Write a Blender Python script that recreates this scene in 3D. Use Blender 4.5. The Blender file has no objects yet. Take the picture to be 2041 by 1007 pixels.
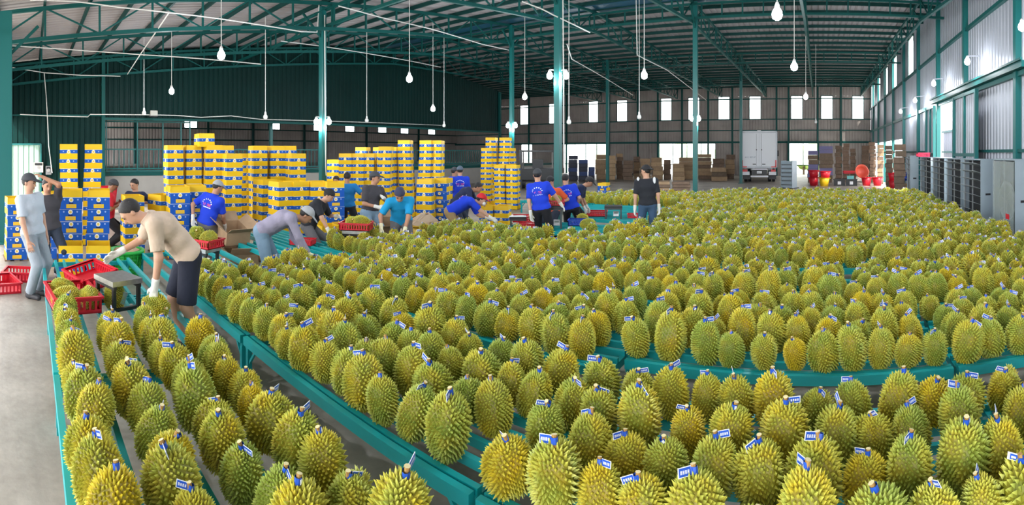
import bpy, math, random
import numpy as np
from mathutils import Vector, Matrix

# ------------------------------------------------------------------ camera, sky, sun, exposure
F, XV, YH, HC = 1000.0, 1632.0, 305.0, 1.95      # panorama: pixels per radian, pixel of +Y, horizon row, lens height (2041x1007 frame)
SC = bpy.context.scene
C = SC.collection
cam = bpy.data.cameras.new('camera')
cam.type = 'PANO'
cam.panorama_type = 'CENTRAL_CYLINDRICAL'
cam.central_cylindrical_radius = 1.0
cam.central_cylindrical_range_u_min = (0 - XV) / F
cam.central_cylindrical_range_u_max = (2041 - XV) / F
cam.central_cylindrical_range_v_min = -(1007 - YH) / F
cam.central_cylindrical_range_v_max = YH / F
cam_o = bpy.data.objects.new('camera', cam)
cam_o.location = (0, 0, HC)
cam_o.rotation_euler = (math.pi / 2, 0, 0)
C.objects.link(cam_o)
SC.camera = cam_o

world = bpy.data.worlds.new('sky')
SC.world = world
world.use_nodes = True
bg = world.node_tree.nodes['Background']
bg.inputs[0].default_value = (0.97, 0.98, 1.0, 1)
bg.inputs[1].default_value = 5.0
sun = bpy.data.lights.new('sun', 'SUN')
sun.energy = 5.0
sun.angle = 0.01
sun.color = (1.0, 0.93, 0.82)
sun_o = bpy.data.objects.new('sun', sun)
C.objects.link(sun_o)
sun_o.rotation_euler = Vector((-0.45, 0.62, -0.65)).to_track_quat('-Z', 'Y').to_euler()
SC.view_settings.view_transform = 'Standard'
SC.view_settings.look = 'None'
SC.view_settings.gamma = 1.0
SC.view_settings.use_curve_mapping = False
SC.view_settings.exposure = 0.55

random.seed(7)
RNG = np.random.default_rng(7)
PI = math.pi

# ------------------------------------------------------------------ helpers
def th(x): return (x - XV) / F
def at(x, r, z=0.0):                     # pixel column x at ground distance r
    a = th(x); return Vector((r * math.sin(a), r * math.cos(a), z))
def rz(y, z): return (HC - z) * F / (y - YH)      # ground distance of height z seen on pixel row y
def zy(y, r): return HC - (y - YH) * r / F        # height seen on pixel row y at distance r
def onp(x, y, z): return at(x, rz(y, z), z)       # pixel on the horizontal plane z
def pix(p):
    r = math.hypot(p[0], p[1]); return XV + F * math.atan2(p[0], p[1]), YH + (HC - p[2]) / r * F

WM = {}
def link(name, data, parent=None, M=None):
    o = bpy.data.objects.new(name, data)
    C.objects.link(o)
    M = M or Matrix()
    WM[o.name] = M
    if parent is not None:
        o.parent = parent
        o.matrix_basis = WM[parent.name].inverted() @ M
    else:
        o.matrix_basis = M
    return o
def tag(o, label=None, cat=None, group=None, kind=None):
    if label: o['label'] = label
    if cat: o['category'] = cat
    if group: o['group'] = group
    if kind: o['kind'] = kind
    return o
def thing(name, label, cat, loc=(0, 0, 0), rotz=0.0, group=None, kind=None):
    M = Matrix.Translation(Vector(loc)) @ Matrix.Rotation(rotz, 4, 'Z')
    return tag(link(name, None, None, M), label, cat, group, kind)

MAT = {}
def mat(name, col, rough=0.6, metal=0.0, var=0.0, scale=8.0, bump=0.0, bscale=60.0, emit=None, estr=0.0, spec=0.5, alpha=1.0, trans=0.0):
    if name in MAT: return MAT[name]
    m = bpy.data.materials.new(name); m.use_nodes = True
    nt = m.node_tree; b = nt.nodes['Principled BSDF']
    b.inputs['Base Color'].default_value = (*col, 1)
    b.inputs['Roughness'].default_value = rough
    b.inputs['Metallic'].default_value = metal
    b.inputs['Specular IOR Level'].default_value = spec
    b.inputs['Alpha'].default_value = alpha
    b.inputs['Transmission Weight'].default_value = trans
    if emit:
        b.inputs['Emission Color'].default_value = (*emit, 1)
        b.inputs['Emission Strength'].default_value = estr
    if var > 0 or bump > 0:
        tc = nt.nodes.new('ShaderNodeNewGeometry')
        if var > 0:
            n = nt.nodes.new('ShaderNodeTexNoise'); n.inputs['Scale'].default_value = scale; n.inputs['Detail'].default_value = 5
            nt.links.new(tc.outputs['Position'], n.inputs['Vector'])
            r = nt.nodes.new('ShaderNodeMapRange'); r.inputs[1].default_value = 0.25; r.inputs[2].default_value = 0.75
            r.inputs[3].default_value = 1 - var; r.inputs[4].default_value = 1 + var
            nt.links.new(n.outputs['Fac'], r.inputs[0])
            mx = nt.nodes.new('ShaderNodeVectorMath'); mx.operation = 'SCALE'; mx.inputs[0].default_value = col
            nt.links.new(r.outputs[0], mx.inputs['Scale']); nt.links.new(mx.outputs[0], b.inputs['Base Color'])
        if bump > 0:
            n2 = nt.nodes.new('ShaderNodeTexNoise'); n2.inputs['Scale'].default_value = bscale; n2.inputs['Detail'].default_value = 3
            nt.links.new(tc.outputs['Position'], n2.inputs['Vector'])
            bp = nt.nodes.new('ShaderNodeBump'); bp.inputs['Strength'].default_value = bump; bp.inputs['Distance'].default_value = 0.02
            nt.links.new(n2.outputs['Fac'], bp.inputs['Height']); nt.links.new(bp.outputs[0], b.inputs['Normal'])
    MAT[name] = m
    return m

CUBE = {}
def cube_mesh(m):
    if m.name not in CUBE:
        me = bpy.data.meshes.new('bar_' + m.name)
        v = [(x, y, z) for x in (-.5, .5) for y in (-.5, .5) for z in (-.5, .5)]
        me.from_pydata(v, [], [(0, 1, 3, 2), (4, 6, 7, 5), (0, 4, 5, 1), (2, 3, 7, 6), (0, 2, 6, 4), (1, 5, 7, 3)])
        me.materials.append(m); CUBE[m.name] = me
    return CUBE[m.name]
def bar(name, p, q, w, h, m, parent=None, up=(0, 0, 1)):      # a straight square member from p to q, w wide, h high
    p, q = Vector(p), Vector(q); d = q - p; L = d.length; x = d / L
    u = Vector(up)
    if abs(x.dot(u)) > 0.98: u = Vector((0, 1, 0))
    y = u.cross(x).normalized(); z = x.cross(y)
    M = Matrix(((x.x * L, y.x * w, z.x * h, (p.x + q.x) / 2), (x.y * L, y.y * w, z.y * h, (p.y + q.y) / 2), (x.z * L, y.z * w, z.z * h, (p.z + q.z) / 2), (0, 0, 0, 1)))
    return link(name, cube_mesh(m), parent, M)
def cuboid(name, lo, hi, m, parent=None, M=None):
    lo, hi = Vector(lo), Vector(hi); c = (lo + hi) / 2; s = hi - lo
    B = Matrix.Translation(c) @ Matrix.Diagonal((s.x, s.y, s.z, 1))
    return link(name, cube_mesh(m), parent, (M @ B) if M is not None else B)

class MB:                                       # collects shapes into one mesh
    def __init__(s): s.v = []; s.f = []; s.mi = []; s.uv = []
    def add(s, v, f, mi=0):
        o = len(s.v); s.v += [tuple(p) for p in v]; s.f += [tuple(i + o for i in q) for q in f]; s.mi += [mi] * len(f); return s
    def box(s, lo, hi, mi=0, M=None):
        v = [Vector((x, y, z)) for x in (lo[0], hi[0]) for y in (lo[1], hi[1]) for z in (lo[2], hi[2])]
        if M is not None: v = [M @ p for p in v]
        return s.add(v, [(0, 1, 3, 2), (4, 6, 7, 5), (0, 4, 5, 1), (2, 3, 7, 6), (0, 2, 6, 4), (1, 5, 7, 3)], mi)
    def lathe(s, prof, n=16, mi=0, M=None, sx=1.0, sy=1.0, cap=True):
        v = []
        for r, z in prof:
            for k in range(n):
                a = 2 * PI * k / n; v.append(Vector((r * sx * math.cos(a), r * sy * math.sin(a), z)))
        f = [(i * n + k, i * n + (k + 1) % n, (i + 1) * n + (k + 1) % n, (i + 1) * n + k) for i in range(len(prof) - 1) for k in range(n)]
        if cap:
            f.append(tuple(range(n - 1, -1, -1))); f.append(tuple((len(prof) - 1) * n + k for k in range(n)))
        if M is not None: v = [M @ p for p in v]
        return s.add(v, f, mi)
    def tube(s, pts, r, n=6, mi=0):
        pts = [Vector(p) for p in pts]; v = []
        for i, p in enumerate(pts):
            d = (pts[min(i + 1, len(pts) - 1)] - pts[max(i - 1, 0)]).normalized()
            u = Vector((0, 0, 1)) if abs(d.z) < 0.95 else Vector((1, 0, 0))
            a = d.cross(u).normalized(); b = a.cross(d)
            rr = r[i] if isinstance(r, (list, tuple)) else r
            v += [p + (a * math.cos(2 * PI * k / n) + b * math.sin(2 * PI * k / n)) * rr for k in range(n)]
        f = [(i * n + k, i * n + (k + 1) % n, (i + 1) * n + (k + 1) % n, (i + 1) * n + k) for i in range(len(pts) - 1) for k in range(n)]
        f += [tuple(range(n - 1, -1, -1)), tuple((len(pts) - 1) * n + k for k in range(n))]
        return s.add(v, f, mi)
    def build(s, name, mats, parent=None, M=None, smooth=False):
        me = bpy.data.meshes.new(name); me.from_pydata(s.v, [], s.f)
        for m in (mats if isinstance(mats, (list, tuple)) else [mats]): me.materials.append(m)
        me.polygons.foreach_set('material_index', s.mi)
        if smooth: me.polygons.foreach_set('use_smooth', [True] * len(me.polygons))
        me.update()
        if M is None and parent is not None: M = WM[parent.name]
        return link(name, me, parent, M)

ORD = ['first', 'second', 'third', 'fourth', 'fifth', 'sixth', 'seventh', 'eighth', 'ninth', 'tenth', 'eleventh', 'twelfth', 'thirteenth', 'fourteenth', 'fifteenth', 'sixteenth', 'seventeenth', 'eighteenth', 'nineteenth', 'twentieth']
TENS = {2: 'twenty', 3: 'thirty', 4: 'forty', 5: 'fifty'}
def ordn(i):                                    # 1 -> first
    if i <= 20: return ORD[i - 1]
    t, u = divmod(i, 10)
    return (TENS[t] + '-' + ORD[u - 1]) if u else {30: 'thirtieth', 40: 'fortieth', 50: 'fiftieth'}[i]

M_teal = mat('teal_paint', (0.007, 0.38, 0.41), 0.38, var=0.12, scale=3)
M_beam = mat('roof_green_paint', (0.004, 0.085, 0.080), 0.5, spec=.25)
M_purl = mat('purlin_green', (0.004, 0.050, 0.048), 0.55, spec=.25)
M_post = mat('column_teal', (0.004, 0.13, 0.128), 0.4)
M_green = mat('dark_green_sheet', (0.0012, 0.023, 0.021), 0.5, var=0.15, scale=0.7, spec=0.15)
M_grey = mat('galvanised_sheet', (0.40, 0.42, 0.48), 0.42, 0.3, var=0.10, scale=0.8)
M_greyd = mat('weathered_sheet', (0.37, 0.335, 0.32), 0.55, 0.1, var=0.18, scale=0.9)
M_roof = mat('roof_sheet', (0.35, 0.325, 0.335), 0.6, 0.0, var=0.06, scale=0.6)
M_white = mat('white_paint', (0.80, 0.82, 0.85), 0.4)
M_cable = mat('white_cable', (0.75, 0.75, 0.73), 0.5)
M_black = mat('black_metal', (0.015, 0.017, 0.02), 0.4)
M_steel = mat('galvanised_steel', (0.55, 0.56, 0.57), 0.32, 0.85, var=0.15, scale=20)
M_red = mat('red_plastic', (0.62, 0.012, 0.03), 0.38)
M_bluep = mat('blue_plastic', (0.01, 0.06, 0.45), 0.4)
M_yelp = mat('yellow_plastic', (0.75, 0.47, 0.01), 0.4)
M_greenp = mat('green_plastic', (0.02, 0.45, 0.06), 0.4)
M_card = mat('brown_cardboard', (0.40, 0.27, 0.16), 0.8, var=0.15, scale=6)
M_card2 = mat('dark_cardboard', (0.20, 0.135, 0.095), 0.85, var=0.2, scale=6)
M_conc = mat('rendered_wall', (0.42, 0.40, 0.37), 0.85, var=0.08, scale=2)
M_bulb = mat('lamp_glow', (1, 1, 1), 0.3, emit=(0.93, 0.97, 1.0), estr=30.0)
M_sock = mat('lamp_socket', (0.8, 0.8, 0.8), 0.4)
# ------------------------------------------------------------------ the building
XR, YF, XL, XB = 4.45, 43.0, -20.0, -38.0          # right wall, far wall, hanging green wall, wall behind the loading dock
def zroof(y):
    if y < 17.5: return 5.25 + (y + 4) * (2.35 / 21.5)
    return 7.6 + (y - 17.5) * (0.15 / 25.5)

def sheet(name, a, b, z0, z1, m, parent, pitch=0.22, dep=0.03):   # upright corrugated sheet from a to b (ground points); z0, z1 numbers or functions of y
    a, b = Vector((a[0], a[1], 0)), Vector((b[0], b[1], 0)); L = (b - a).length; d = (b - a) / L
    nrm = Vector((-d.y, d.x, 0)); n = max(2, int(L / pitch))
    f0 = z0 if callable(z0) else (lambda y: z0); f1 = z1 if callable(z1) else (lambda y: z1)
    v = []; fc = []; cols = []
    for i in range(n):
        for t, o in ((0, 0), (0.62, 0), (0.72, dep), (0.9, dep)):
            cols.append(((i + t) / n * L, o))
    cols.append((L, 0))
    for s, o in cols:
        p = a + d * s + nrm * o
        v += [(p.x, p.y, f0(p.y)), (p.x, p.y, f1(p.y))]
    fc = [(2 * i, 2 * i + 2, 2 * i + 3, 2 * i + 1) for i in range(len(cols) - 1)]
    mb = MB(); mb.add(v, fc); return mb.build(name, m, parent, Matrix())

def struct(name, label, cat): return thing(name, label, cat, kind='structure')

# floor and the ground outside
def concrete():
    m = bpy.data.materials.new('concrete_floor'); m.use_nodes = True; nt = m.node_tree; b = nt.nodes['Principled BSDF']
    g = nt.nodes.new('ShaderNodeNewGeometry')
    n1 = nt.nodes.new('ShaderNodeTexNoise'); n1.inputs['Scale'].default_value = 0.9; n1.inputs['Detail'].default_value = 8; n1.inputs['Roughness'].default_value = 0.65
    n2 = nt.nodes.new('ShaderNodeTexNoise'); n2.inputs['Scale'].default_value = 14; n2.inputs['Detail'].default_value = 6
    for n in (n1, n2): nt.links.new(g.outputs['Position'], n.inputs['Vector'])
    r = nt.nodes.new('ShaderNodeValToRGB'); e = r.color_ramp.elements
    e[0].position = 0.3; e[0].color = (0.22, 0.19, 0.155, 1); e[1].position = 0.7; e[1].color = (0.50, 0.45, 0.39, 1)
    nt.links.new(n1.outputs['Fac'], r.inputs[0])
    mr = nt.nodes.new('ShaderNodeMapRange'); mr.inputs[3].default_value = 0.8; mr.inputs[4].default_value = 1.2; nt.links.new(n2.outputs['Fac'], mr.inputs[0])
    sc = nt.nodes.new('ShaderNodeVectorMath'); sc.operation = 'SCALE'
    nt.links.new(r.outputs[0], sc.inputs[0]); nt.links.new(mr.outputs[0], sc.inputs['Scale']); nt.links.new(sc.outputs[0], b.inputs['Base Color'])
    b.inputs['Roughness'].default_value = 0.45
    bp = nt.nodes.new('ShaderNodeBump'); bp.inputs['Strength'].default_value = 0.15; bp.inputs['Distance'].default_value = 0.02
    nt.links.new(n2.outputs['Fac'], bp.inputs['Height']); nt.links.new(bp.outputs[0], b.inputs['Normal'])
    return m
M_floor = concrete()
M_out = mat('yard_ground', (0.48, 0.46, 0.40), 0.9, var=0.15, scale=0.5)
tag(cuboid('floor', (XB, -4, -0.2), (XR + 0.1, YF + 0.1, 0), M_floor), 'grey brown stained concrete floor of the packing hall', 'floor', kind='structure')
tag(cuboid('ground', (-140, -90, -0.6), (100, 140, -0.2), M_out), 'pale bare ground outside the hall', 'ground', kind='structure')

# ---- right wall
wr = struct('wall_right', 'bluish grey corrugated metal wall along the right side', 'wall')
posts = [6.5, 10.5, 14.6, 18.1, 21.8, 25.6, 29.4, 33.2, 36.8, 40.2, YF]
for y in posts[:-1]: bar('post', (XR - 0.06, y, 0), (XR - 0.06, y, zroof(y)), 0.16, 0.16, M_post, wr)
bays = [(-6.2, 1.0), (1.0, 6.5)] + list(zip(posts[:-1], posts[1:]))  # first bays carry the wall on out of view, added to block leaking sun
win_r = {21.8: (23.2, 24.6), 25.6: (28.2, 29.4), 29.4: (32.0, 33.0), 33.2: (36.0, 36.8), 36.8: (39.6, 40.2), 40.2: (41.4, 42.2)}
PANE = []
for (a, b) in bays:
    g = 0.08
    if a != 14.6:
        lo = 2.7 if 25 < a < 38 else 0.0
        if a == 10.5:                     # next to the sliding door
            sheet('sheet', (XR, b), (XR, a), 0, 3.72, M_grey, wr)
        else:
            sheet('sheet', (XR, b), (XR, a), lo, 3.72, M_grey, wr)
    sheet('sheet', (XR + .005, b), (XR + .005, a), 3.72, 5.68, M_grey, wr)
    if a in win_r:
        w0, w1 = win_r[a]
        sheet('sheet', (XR, w0), (XR, a), 5.68, zroof, M_grey, wr)
        if b - w1 > 0.15: sheet('sheet', (XR, b), (XR, w1), 5.68, zroof, M_grey, wr)
        PANE.append(('R', w0, w1, 5.5, 7.55))
    else:
        sheet('sheet', (XR, b), (XR, a), 5.68, zroof, M_grey, wr)
for z, w in ((3.75, 0.14), (5.68, 0.10), (2.0, 0.07)):
    for (a, b) in bays:
        if z == 2.0 and a == 14.6: continue
        bar('girt', (XR - 0.05, a, z), (XR - 0.05, b, z), 0.10, w, M_beam if z != 3.75 else M_post, wr)
# sliding door in its rail, the gap it leaves open shows the fence outside
rail = tag(bar('trim_1', (XR - 0.2, 9.8, 3.86), (XR - 0.2, 18.6, 3.86), 0.12, 0.14, M_beam), 'long steel overhead rail of the sliding door', 'door rail', kind='structure')
bar('rail_cover', (XR - 0.27, 9.8, 3.96), (XR - 0.27, 18.6, 3.96), 0.05, 0.05, M_beam, rail)
for k, (a, b, off) in enumerate(((12.7, 14.9, 0.3), (17.6, 18.9, 0.3))):
    d = struct('door_%d' % (k + 1), ['grey corrugated sliding door leaf with teal frame beside the opening', 'narrow grey corrugated door leaf hung beyond the bright opening'][k], 'door')
    x = XR - off
    sheet('leaf', (x, b), (x, a), 0.05, 3.62, M_grey, d, pitch=0.18)
    for y in (a, b): bar('stile', (x - .03, y, 0.05), (x - .03, y, 3.66), 0.10, 0.10, M_post, d)
    bar('stile', (x - .03, (a + b) / 2, 0.05), (x - .03, (a + b) / 2, 3.66), 0.07, 0.07, M_post, d)
    for z in (0.08, 1.9, 3.62): bar('door_rail', (x - .03, a, z), (x - .03, b, z), 0.07, 0.09, M_post, d)
d = struct('door_3', 'pale mint door leaf added to show a sun patch, left edge', 'door')
sheet('leaf', (XL + .12, -0.85), (XL + .12, 0.4), 0.05, 2.3, mat('sun_patch_mint_sheet', (0.30, 0.45, 0.37), 0.5), d, pitch=0.18)  # added leaf, its pale colour stands in for the sun patch on the wall
for y_ in (-0.85, 0.4): bar('stile', (XL + .14, y_, 0.05), (XL + .14, y_, 2.3), 0.06, 0.06, M_post, d)
bar('door_rail', (XL + .14, -0.85, 2.3), (XL + .14, 0.4, 2.3), 0.06, 0.06, M_post, d)
fen = struct('wall_outside', 'grey corrugated fence seen through the side door', 'fence')
sheet('sheet', (6.6, 26), (6.6, 15), -0.2, 3.05, M_grey, fen)
bar('girt', (6.52, 15, 3.05), (6.52, 26, 3.05), 0.1, 0.1, M_post, fen)
bar('girt', (6.52, 15, 2.0), (6.52, 26, 2.0), 0.08, 0.08, M_post, fen)

# ---- far wall
wf = struct('wall_far', 'weathered corrugated metal wall across the far end', 'wall')
FX = lambda px: YF * math.tan(th(px))
wins = [(px, 0.5) for px in (1710, 1648, 1588, 1505, 1443, 1383, 1328, 1240, 1183, 1103, 1045)]
low = [(FX(1125), FX(1212)), (FX(1314), FX(1426)), (FX(1570), FX(1632)), (FX(1040), FX(1060))]
pillars = [FX(p) for p in (1055, 1130, 1215, 1272, 1312, 1360, 1412, 1460, 1548, 1572, 1630, 1676)]
def level(z0, z1, holes, m):
    xs = sorted(set([XB, XR] + pillars + [h for hh in holes for h in hh]))
    for a, b in zip(xs[:-1], xs[1:]):
        c = (a + b) / 2
        if b - a < 0.05 or any(h[0] < c < h[1] for h in holes): continue
        sheet('sheet', (a, YF), (b, YF), z0, z1, m, wf, pitch=0.25)
level(0, 2.85, low, M_greyd)
level(2.85, 4.85, [], M_greyd)
wh = [(FX(p) - h, FX(p) + h) for p, h in wins]
level(4.85, 6.85, wh, M_greyd)
level(6.85, 7.75, [], M_greyd)
for x in pillars: bar('post', (x, YF - 0.1, 0), (x, YF - 0.1, 7.7), 0.14, 0.14, M_beam, wf)
for z in (2.88, 4.85, 6.6, 3.9): bar('girt', (XB, YF - 0.06, z), (XR, YF - 0.06, z), 0.10, 0.09 if z != 2.88 else 0.16, M_beam, wf)
M_pane = bpy.data.materials.new('frosted_pane'); M_pane.use_nodes = True
nt = M_pane.node_tree; nt.nodes.remove(nt.nodes['Principled BSDF'])
tl = nt.nodes.new('ShaderNodeBsdfTranslucent'); tl.inputs[0].default_value = (0.95, 0.97, 1, 1)
tr = nt.nodes.new('ShaderNodeBsdfTransparent'); mx = nt.nodes.new('ShaderNodeMixShader'); mx.inputs[0].default_value = 0.25
nt.links.new(tr.outputs[0], mx.inputs[1]); nt.links.new(tl.outputs[0], mx.inputs[2]); nt.links.new(mx.outputs[0], nt.nodes['Material Output'].inputs[0])
wn = 0
def window(lo, hi, label, bars=()):              # thin pane in a frame; lo, hi are opposite corners, thin in x or y
    global wn; wn += 1
    w = struct('window_%d' % wn, label, 'window')
    lo, hi = Vector(lo), Vector(hi)
    cuboid('pane', lo, hi, M_pane, w)
    if hi.x - lo.x < 0.1:
        x = (lo.x + hi.x) / 2
        for y in (lo.y, hi.y): bar('frame', (x, y, lo.z), (x, y, hi.z), .06, .06, M_beam, w)
        for z in (lo.z, hi.z): bar('frame', (x, lo.y, z), (x, hi.y, z), .06, .06, M_beam, w)
    else:
        y = (lo.y + hi.y) / 2
        for x in (lo.x, hi.x): bar('frame', (x, y, lo.z), (x, y, hi.z), .06, .06, M_beam, w)
        for z in (lo.z, hi.z): bar('frame', (lo.x, y, z), (hi.x, y, z), .06, .06, M_beam, w)
        for k in range(1, bars + 1 if bars else 1):
            xx = lo.x + (hi.x - lo.x) * k / (bars + 1); bar('mullion', (xx, y, lo.z), (xx, y, hi.z), .05, .06, M_beam, w)
    return w
for i, (a, b) in enumerate(wh): window((a, YF - .01, 4.85), (b, YF + .01, 6.85), 'tall white clerestory pane, %s from the right on the far wall' % ordn(i + 1), 0)
for i, (a, b) in enumerate(low):
    if i < 3: window((a, YF - .01, 0.9), (b, YF + .01, 2.8), ['low bright window behind the blue crates and cardboard', 'low bright window right of the tallest cardboard heaps', 'low bright window right of the white truck'][i], [3, 3, 1][i])
for i, (k, a, b, z0, z1) in enumerate(PANE): window((XR - .01, a, 5.68), (XR + .01, b, z1), 'tall white strip window, %s from the camera on the right wall' % ordn(i + 1))

# ---- left: dark green hanging wall, dock behind it
wl = struct('wall_left', 'dark green corrugated wall hanging above the loading dock', 'wall')
ztop = lambda y: min(zroof(y) - 0.05, 7.15 if y < 17.5 else 7.15 - (y - 17.5) * 0.11)
sheet('sheet', (XL, -0.9), (XL, 2.9), 0, ztop, M_green, wl)
ys = [2.9, 7.0, 11.0, 14.2, 17.5, 20.7, 23.8, 27.0]
for a, b in zip(ys[:-1], ys[1:]): sheet('sheet', (XL, a), (XL, b), 3.3, ztop, M_green, wl)
bar('girt', (XL + .08, 2.9, 3.32), (XL + .08, 27, 3.32), 0.12, 0.1, M_beam, wl)
bar('girt', (XL + .08, -0.9, 3.45), (XL + .08, 2.9, 3.45), 0.08, 0.06, M_beam, wl)
for y in (2.9, 27.0): bar('post', (XL + .08, y, 0), (XL + .08, y, 6.0), 0.14, 0.14, M_beam, wl)
wfl = struct('wall_front', 'dark green corrugated wall strip above the open front left corner', 'wall')
sheet('sheet', (-14.2, -0.9), (XL, -0.9), 3.3, lambda y: zroof(-0.9), M_green, wfl)
bar('girt', (-14.2, -0.82, 3.32), (XL, -0.82, 3.32), 0.08, 0.1, M_post, wfl)
dk = struct('wall_dock', 'grey rendered front of the raised loading dock', 'wall')
cuboid('dock_slab', (XB, 2.9, 0), (XL - 0.5, 36, 1.12), M_conc, dk)
cuboid('dock_edge', (XL - 0.52, 2.9, 1.0), (XL - 0.46, 36, 1.16), M_beam, dk)
wb = struct('wall_back', 'dim grey wall at the back of the loading dock', 'wall')
bh = [(y, y + 1.1) for y in (12, 19.5, 24, 27.5, 31.5, 34.5, 38.5)]
xs = sorted([-4, 4, 8, YF] + [q for h in bh for q in h])
for a, b in zip(xs[:-1], xs[1:]):
    sheet('sheet', (XB, a), (XB, b), 0, 3.95, M_greyd, wb, pitch=0.25)
    if (a, b) not in bh: sheet('sheet', (XB, a), (XB, b), 3.95, 4.75, M_greyd, wb, pitch=0.25)
    sheet('sheet', (XB, a), (XB, b), 4.75, zroof, M_greyd, wb, pitch=0.25)
for i, (a, b) in enumerate(bh): window((XB - .01, a, 3.95), (XB + .01, b, 4.75), 'small white pane high behind the dock, %s from the left' % ordn(i + 1))
for z in (3.0, 3.9): bar('girt', (XB + .08, 3, z), (XB + .08, YF, z), .1, .1, M_purl, wb)
for y in (4, 8, 14, 18, 23, 30, 37): bar('post', (XB + .1, y, 1.1), (XB + .1, y, 7), .15, .15, M_purl, wb)
for x in (-26, -32): sheet('partition', (x, 2.85), (x + 5.9, 2.85), 0, 6.0, M_green, wb)
# dock railing: one per run, each baluster its own bar
def railing(y0, y1, label):
    R = struct('railing', label, 'railing')
    x = XL - 0.45; n = int((y1 - y0) / 0.2)
    for z in (1.3, 2.1, 1.2): bar('rail', (x, y0, z), (x, y1, z), .06, .06, M_post, R)
    for k in range(n + 1):
        y = y0 + (y1 - y0) * k / n
        bar('baluster', (x, y, 1.3), (x, y, 2.1), .03, .03, M_post, R)
railing(3.0, 6.6, 'teal dock railing between the tall carton pairs on the left')
railing(8.0, 13.4, 'teal dock railing behind the column with two lamps')
railing(19.0, 26.5, 'teal dock railing behind the rightmost carton towers')
gate = struct('trim_2', 'tall thin teal posts standing over the dock railing', 'frame')
for y in (3.1, 4.4, 5.5, 6.3, 6.7): bar('post', (XL - 0.4, y, 1.2), (XL - 0.4, y, 3.3), .05, .05, M_post, gate)
gc = Vector((XL - 0.4, 3.0, 3.25)); bar('header', gc, gc + Vector((0, 3.7, 0)), .06, .06, M_post, gate)

# ---- roof
ce = struct('ceiling', 'pale grey corrugated roof sheets on dark green purlins', 'ceiling')
tx = [XB, -33, -28, -24, -20, -16.4, -12.4, -8.4, -4.5, -0.5, XR + 0.3]
for a, b in zip(tx[:-1], tx[1:]):
    for y0, y1 in ((-1.2 if b < -12.3 else -6.2, 17.5), (17.5, YF + 0.3)):  # front overhang, unseen, lengthened to keep the sun off the racks
        n = int((b - a) / 0.25); v = []; cols = []
        for i in range(n):
            for t, o in ((0, 0), (0.6, 0), (0.7, 0.035), (0.9, 0.035)): cols.append((a + (b - a) * (i + t) / n, o))
        cols.append((b, 0))
        for x, o in cols: v += [(x, y0, zroof(y0) + o), (x, y1, zroof(y1) + o)]
        MB().add(v, [(2 * i, 2 * i + 1, 2 * i + 3, 2 * i + 2) for i in range(len(cols) - 1)]).build('roof_sheet', M_roof, ce, Matrix())
y = -0.8
while y < YF:
    bar('purlin', (XB, y, zroof(y) - 0.07), (XR, y, zroof(y) - 0.07), 0.06, 0.13, M_purl, ce); y += 1.15
bar('ridge_cap', (XB, 17.5, 7.52), (XR, 17.5, 7.52), 0.9, 0.03, mat('ridge_sheet', (0.02, 0.10, 0.17), 0.3), ce)
stops = [-1.0, 8.5, 17.5, 27.0, 36.0, YF - 0.1]
tn = 2
for x in (-20 + 0.15, -16.4, -12.4, -8.4, -4.5, -0.5, 3.6):
    tn += 1
    T = struct('trim_%d' % tn, 'dark green lattice roof truss running away from the camera, %s from the left' % ordn(tn - 2), 'roof truss')
    for s0, s1 in zip(stops[:-1], stops[1:]):
        dep = 0.75
        n = 7
        top = lambda yy: Vector((x, yy, zroof(yy) - 0.2)); bot = lambda yy: Vector((x, yy, zroof(yy) - 0.2 - dep))
        bar('top_chord', top(s0), top(s1), .09, .09, M_beam, T); bar('bottom_chord', bot(s0), bot(s1), .09, .09, M_beam, T)
        for k in range(n + 1):
            ya = s0 + (s1 - s0) * k / n
            if k < n or s1 > 40: bar('web', top(ya), bot(ya), .05, .05, M_beam, T)
            if k < n:
                yb = s0 + (s1 - s0) * (k + 1) / n
                bar('web', top(ya) if k % 2 else bot(ya), bot(yb) if k % 2 else top(yb), .04, .04, M_beam, T)
for yy, lab in ((8.5, 'nearest'), (17.5, 'second'), (27.0, 'third'), (36.0, 'farthest')):
    tn += 1
    T = struct('trim_%d' % tn, '%s dark green ladder beam crossing under the roof from left to right' % lab, 'beam')
    z1 = zroof(yy) - 0.3; z0 = z1 - 0.5
    bar('top_chord', (XL, yy, z1), (XR, yy, z1), .09, .08, M_beam, T); bar('bottom_chord', (XL, yy, z0), (XR, yy, z0), .09, .08, M_beam, T)
    for k in range(33):
        xx = XL + 0.3 + k * 0.74; bar('web', (xx, yy, z0), (xx, yy, z1), .05, .05, M_beam, T)

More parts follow.
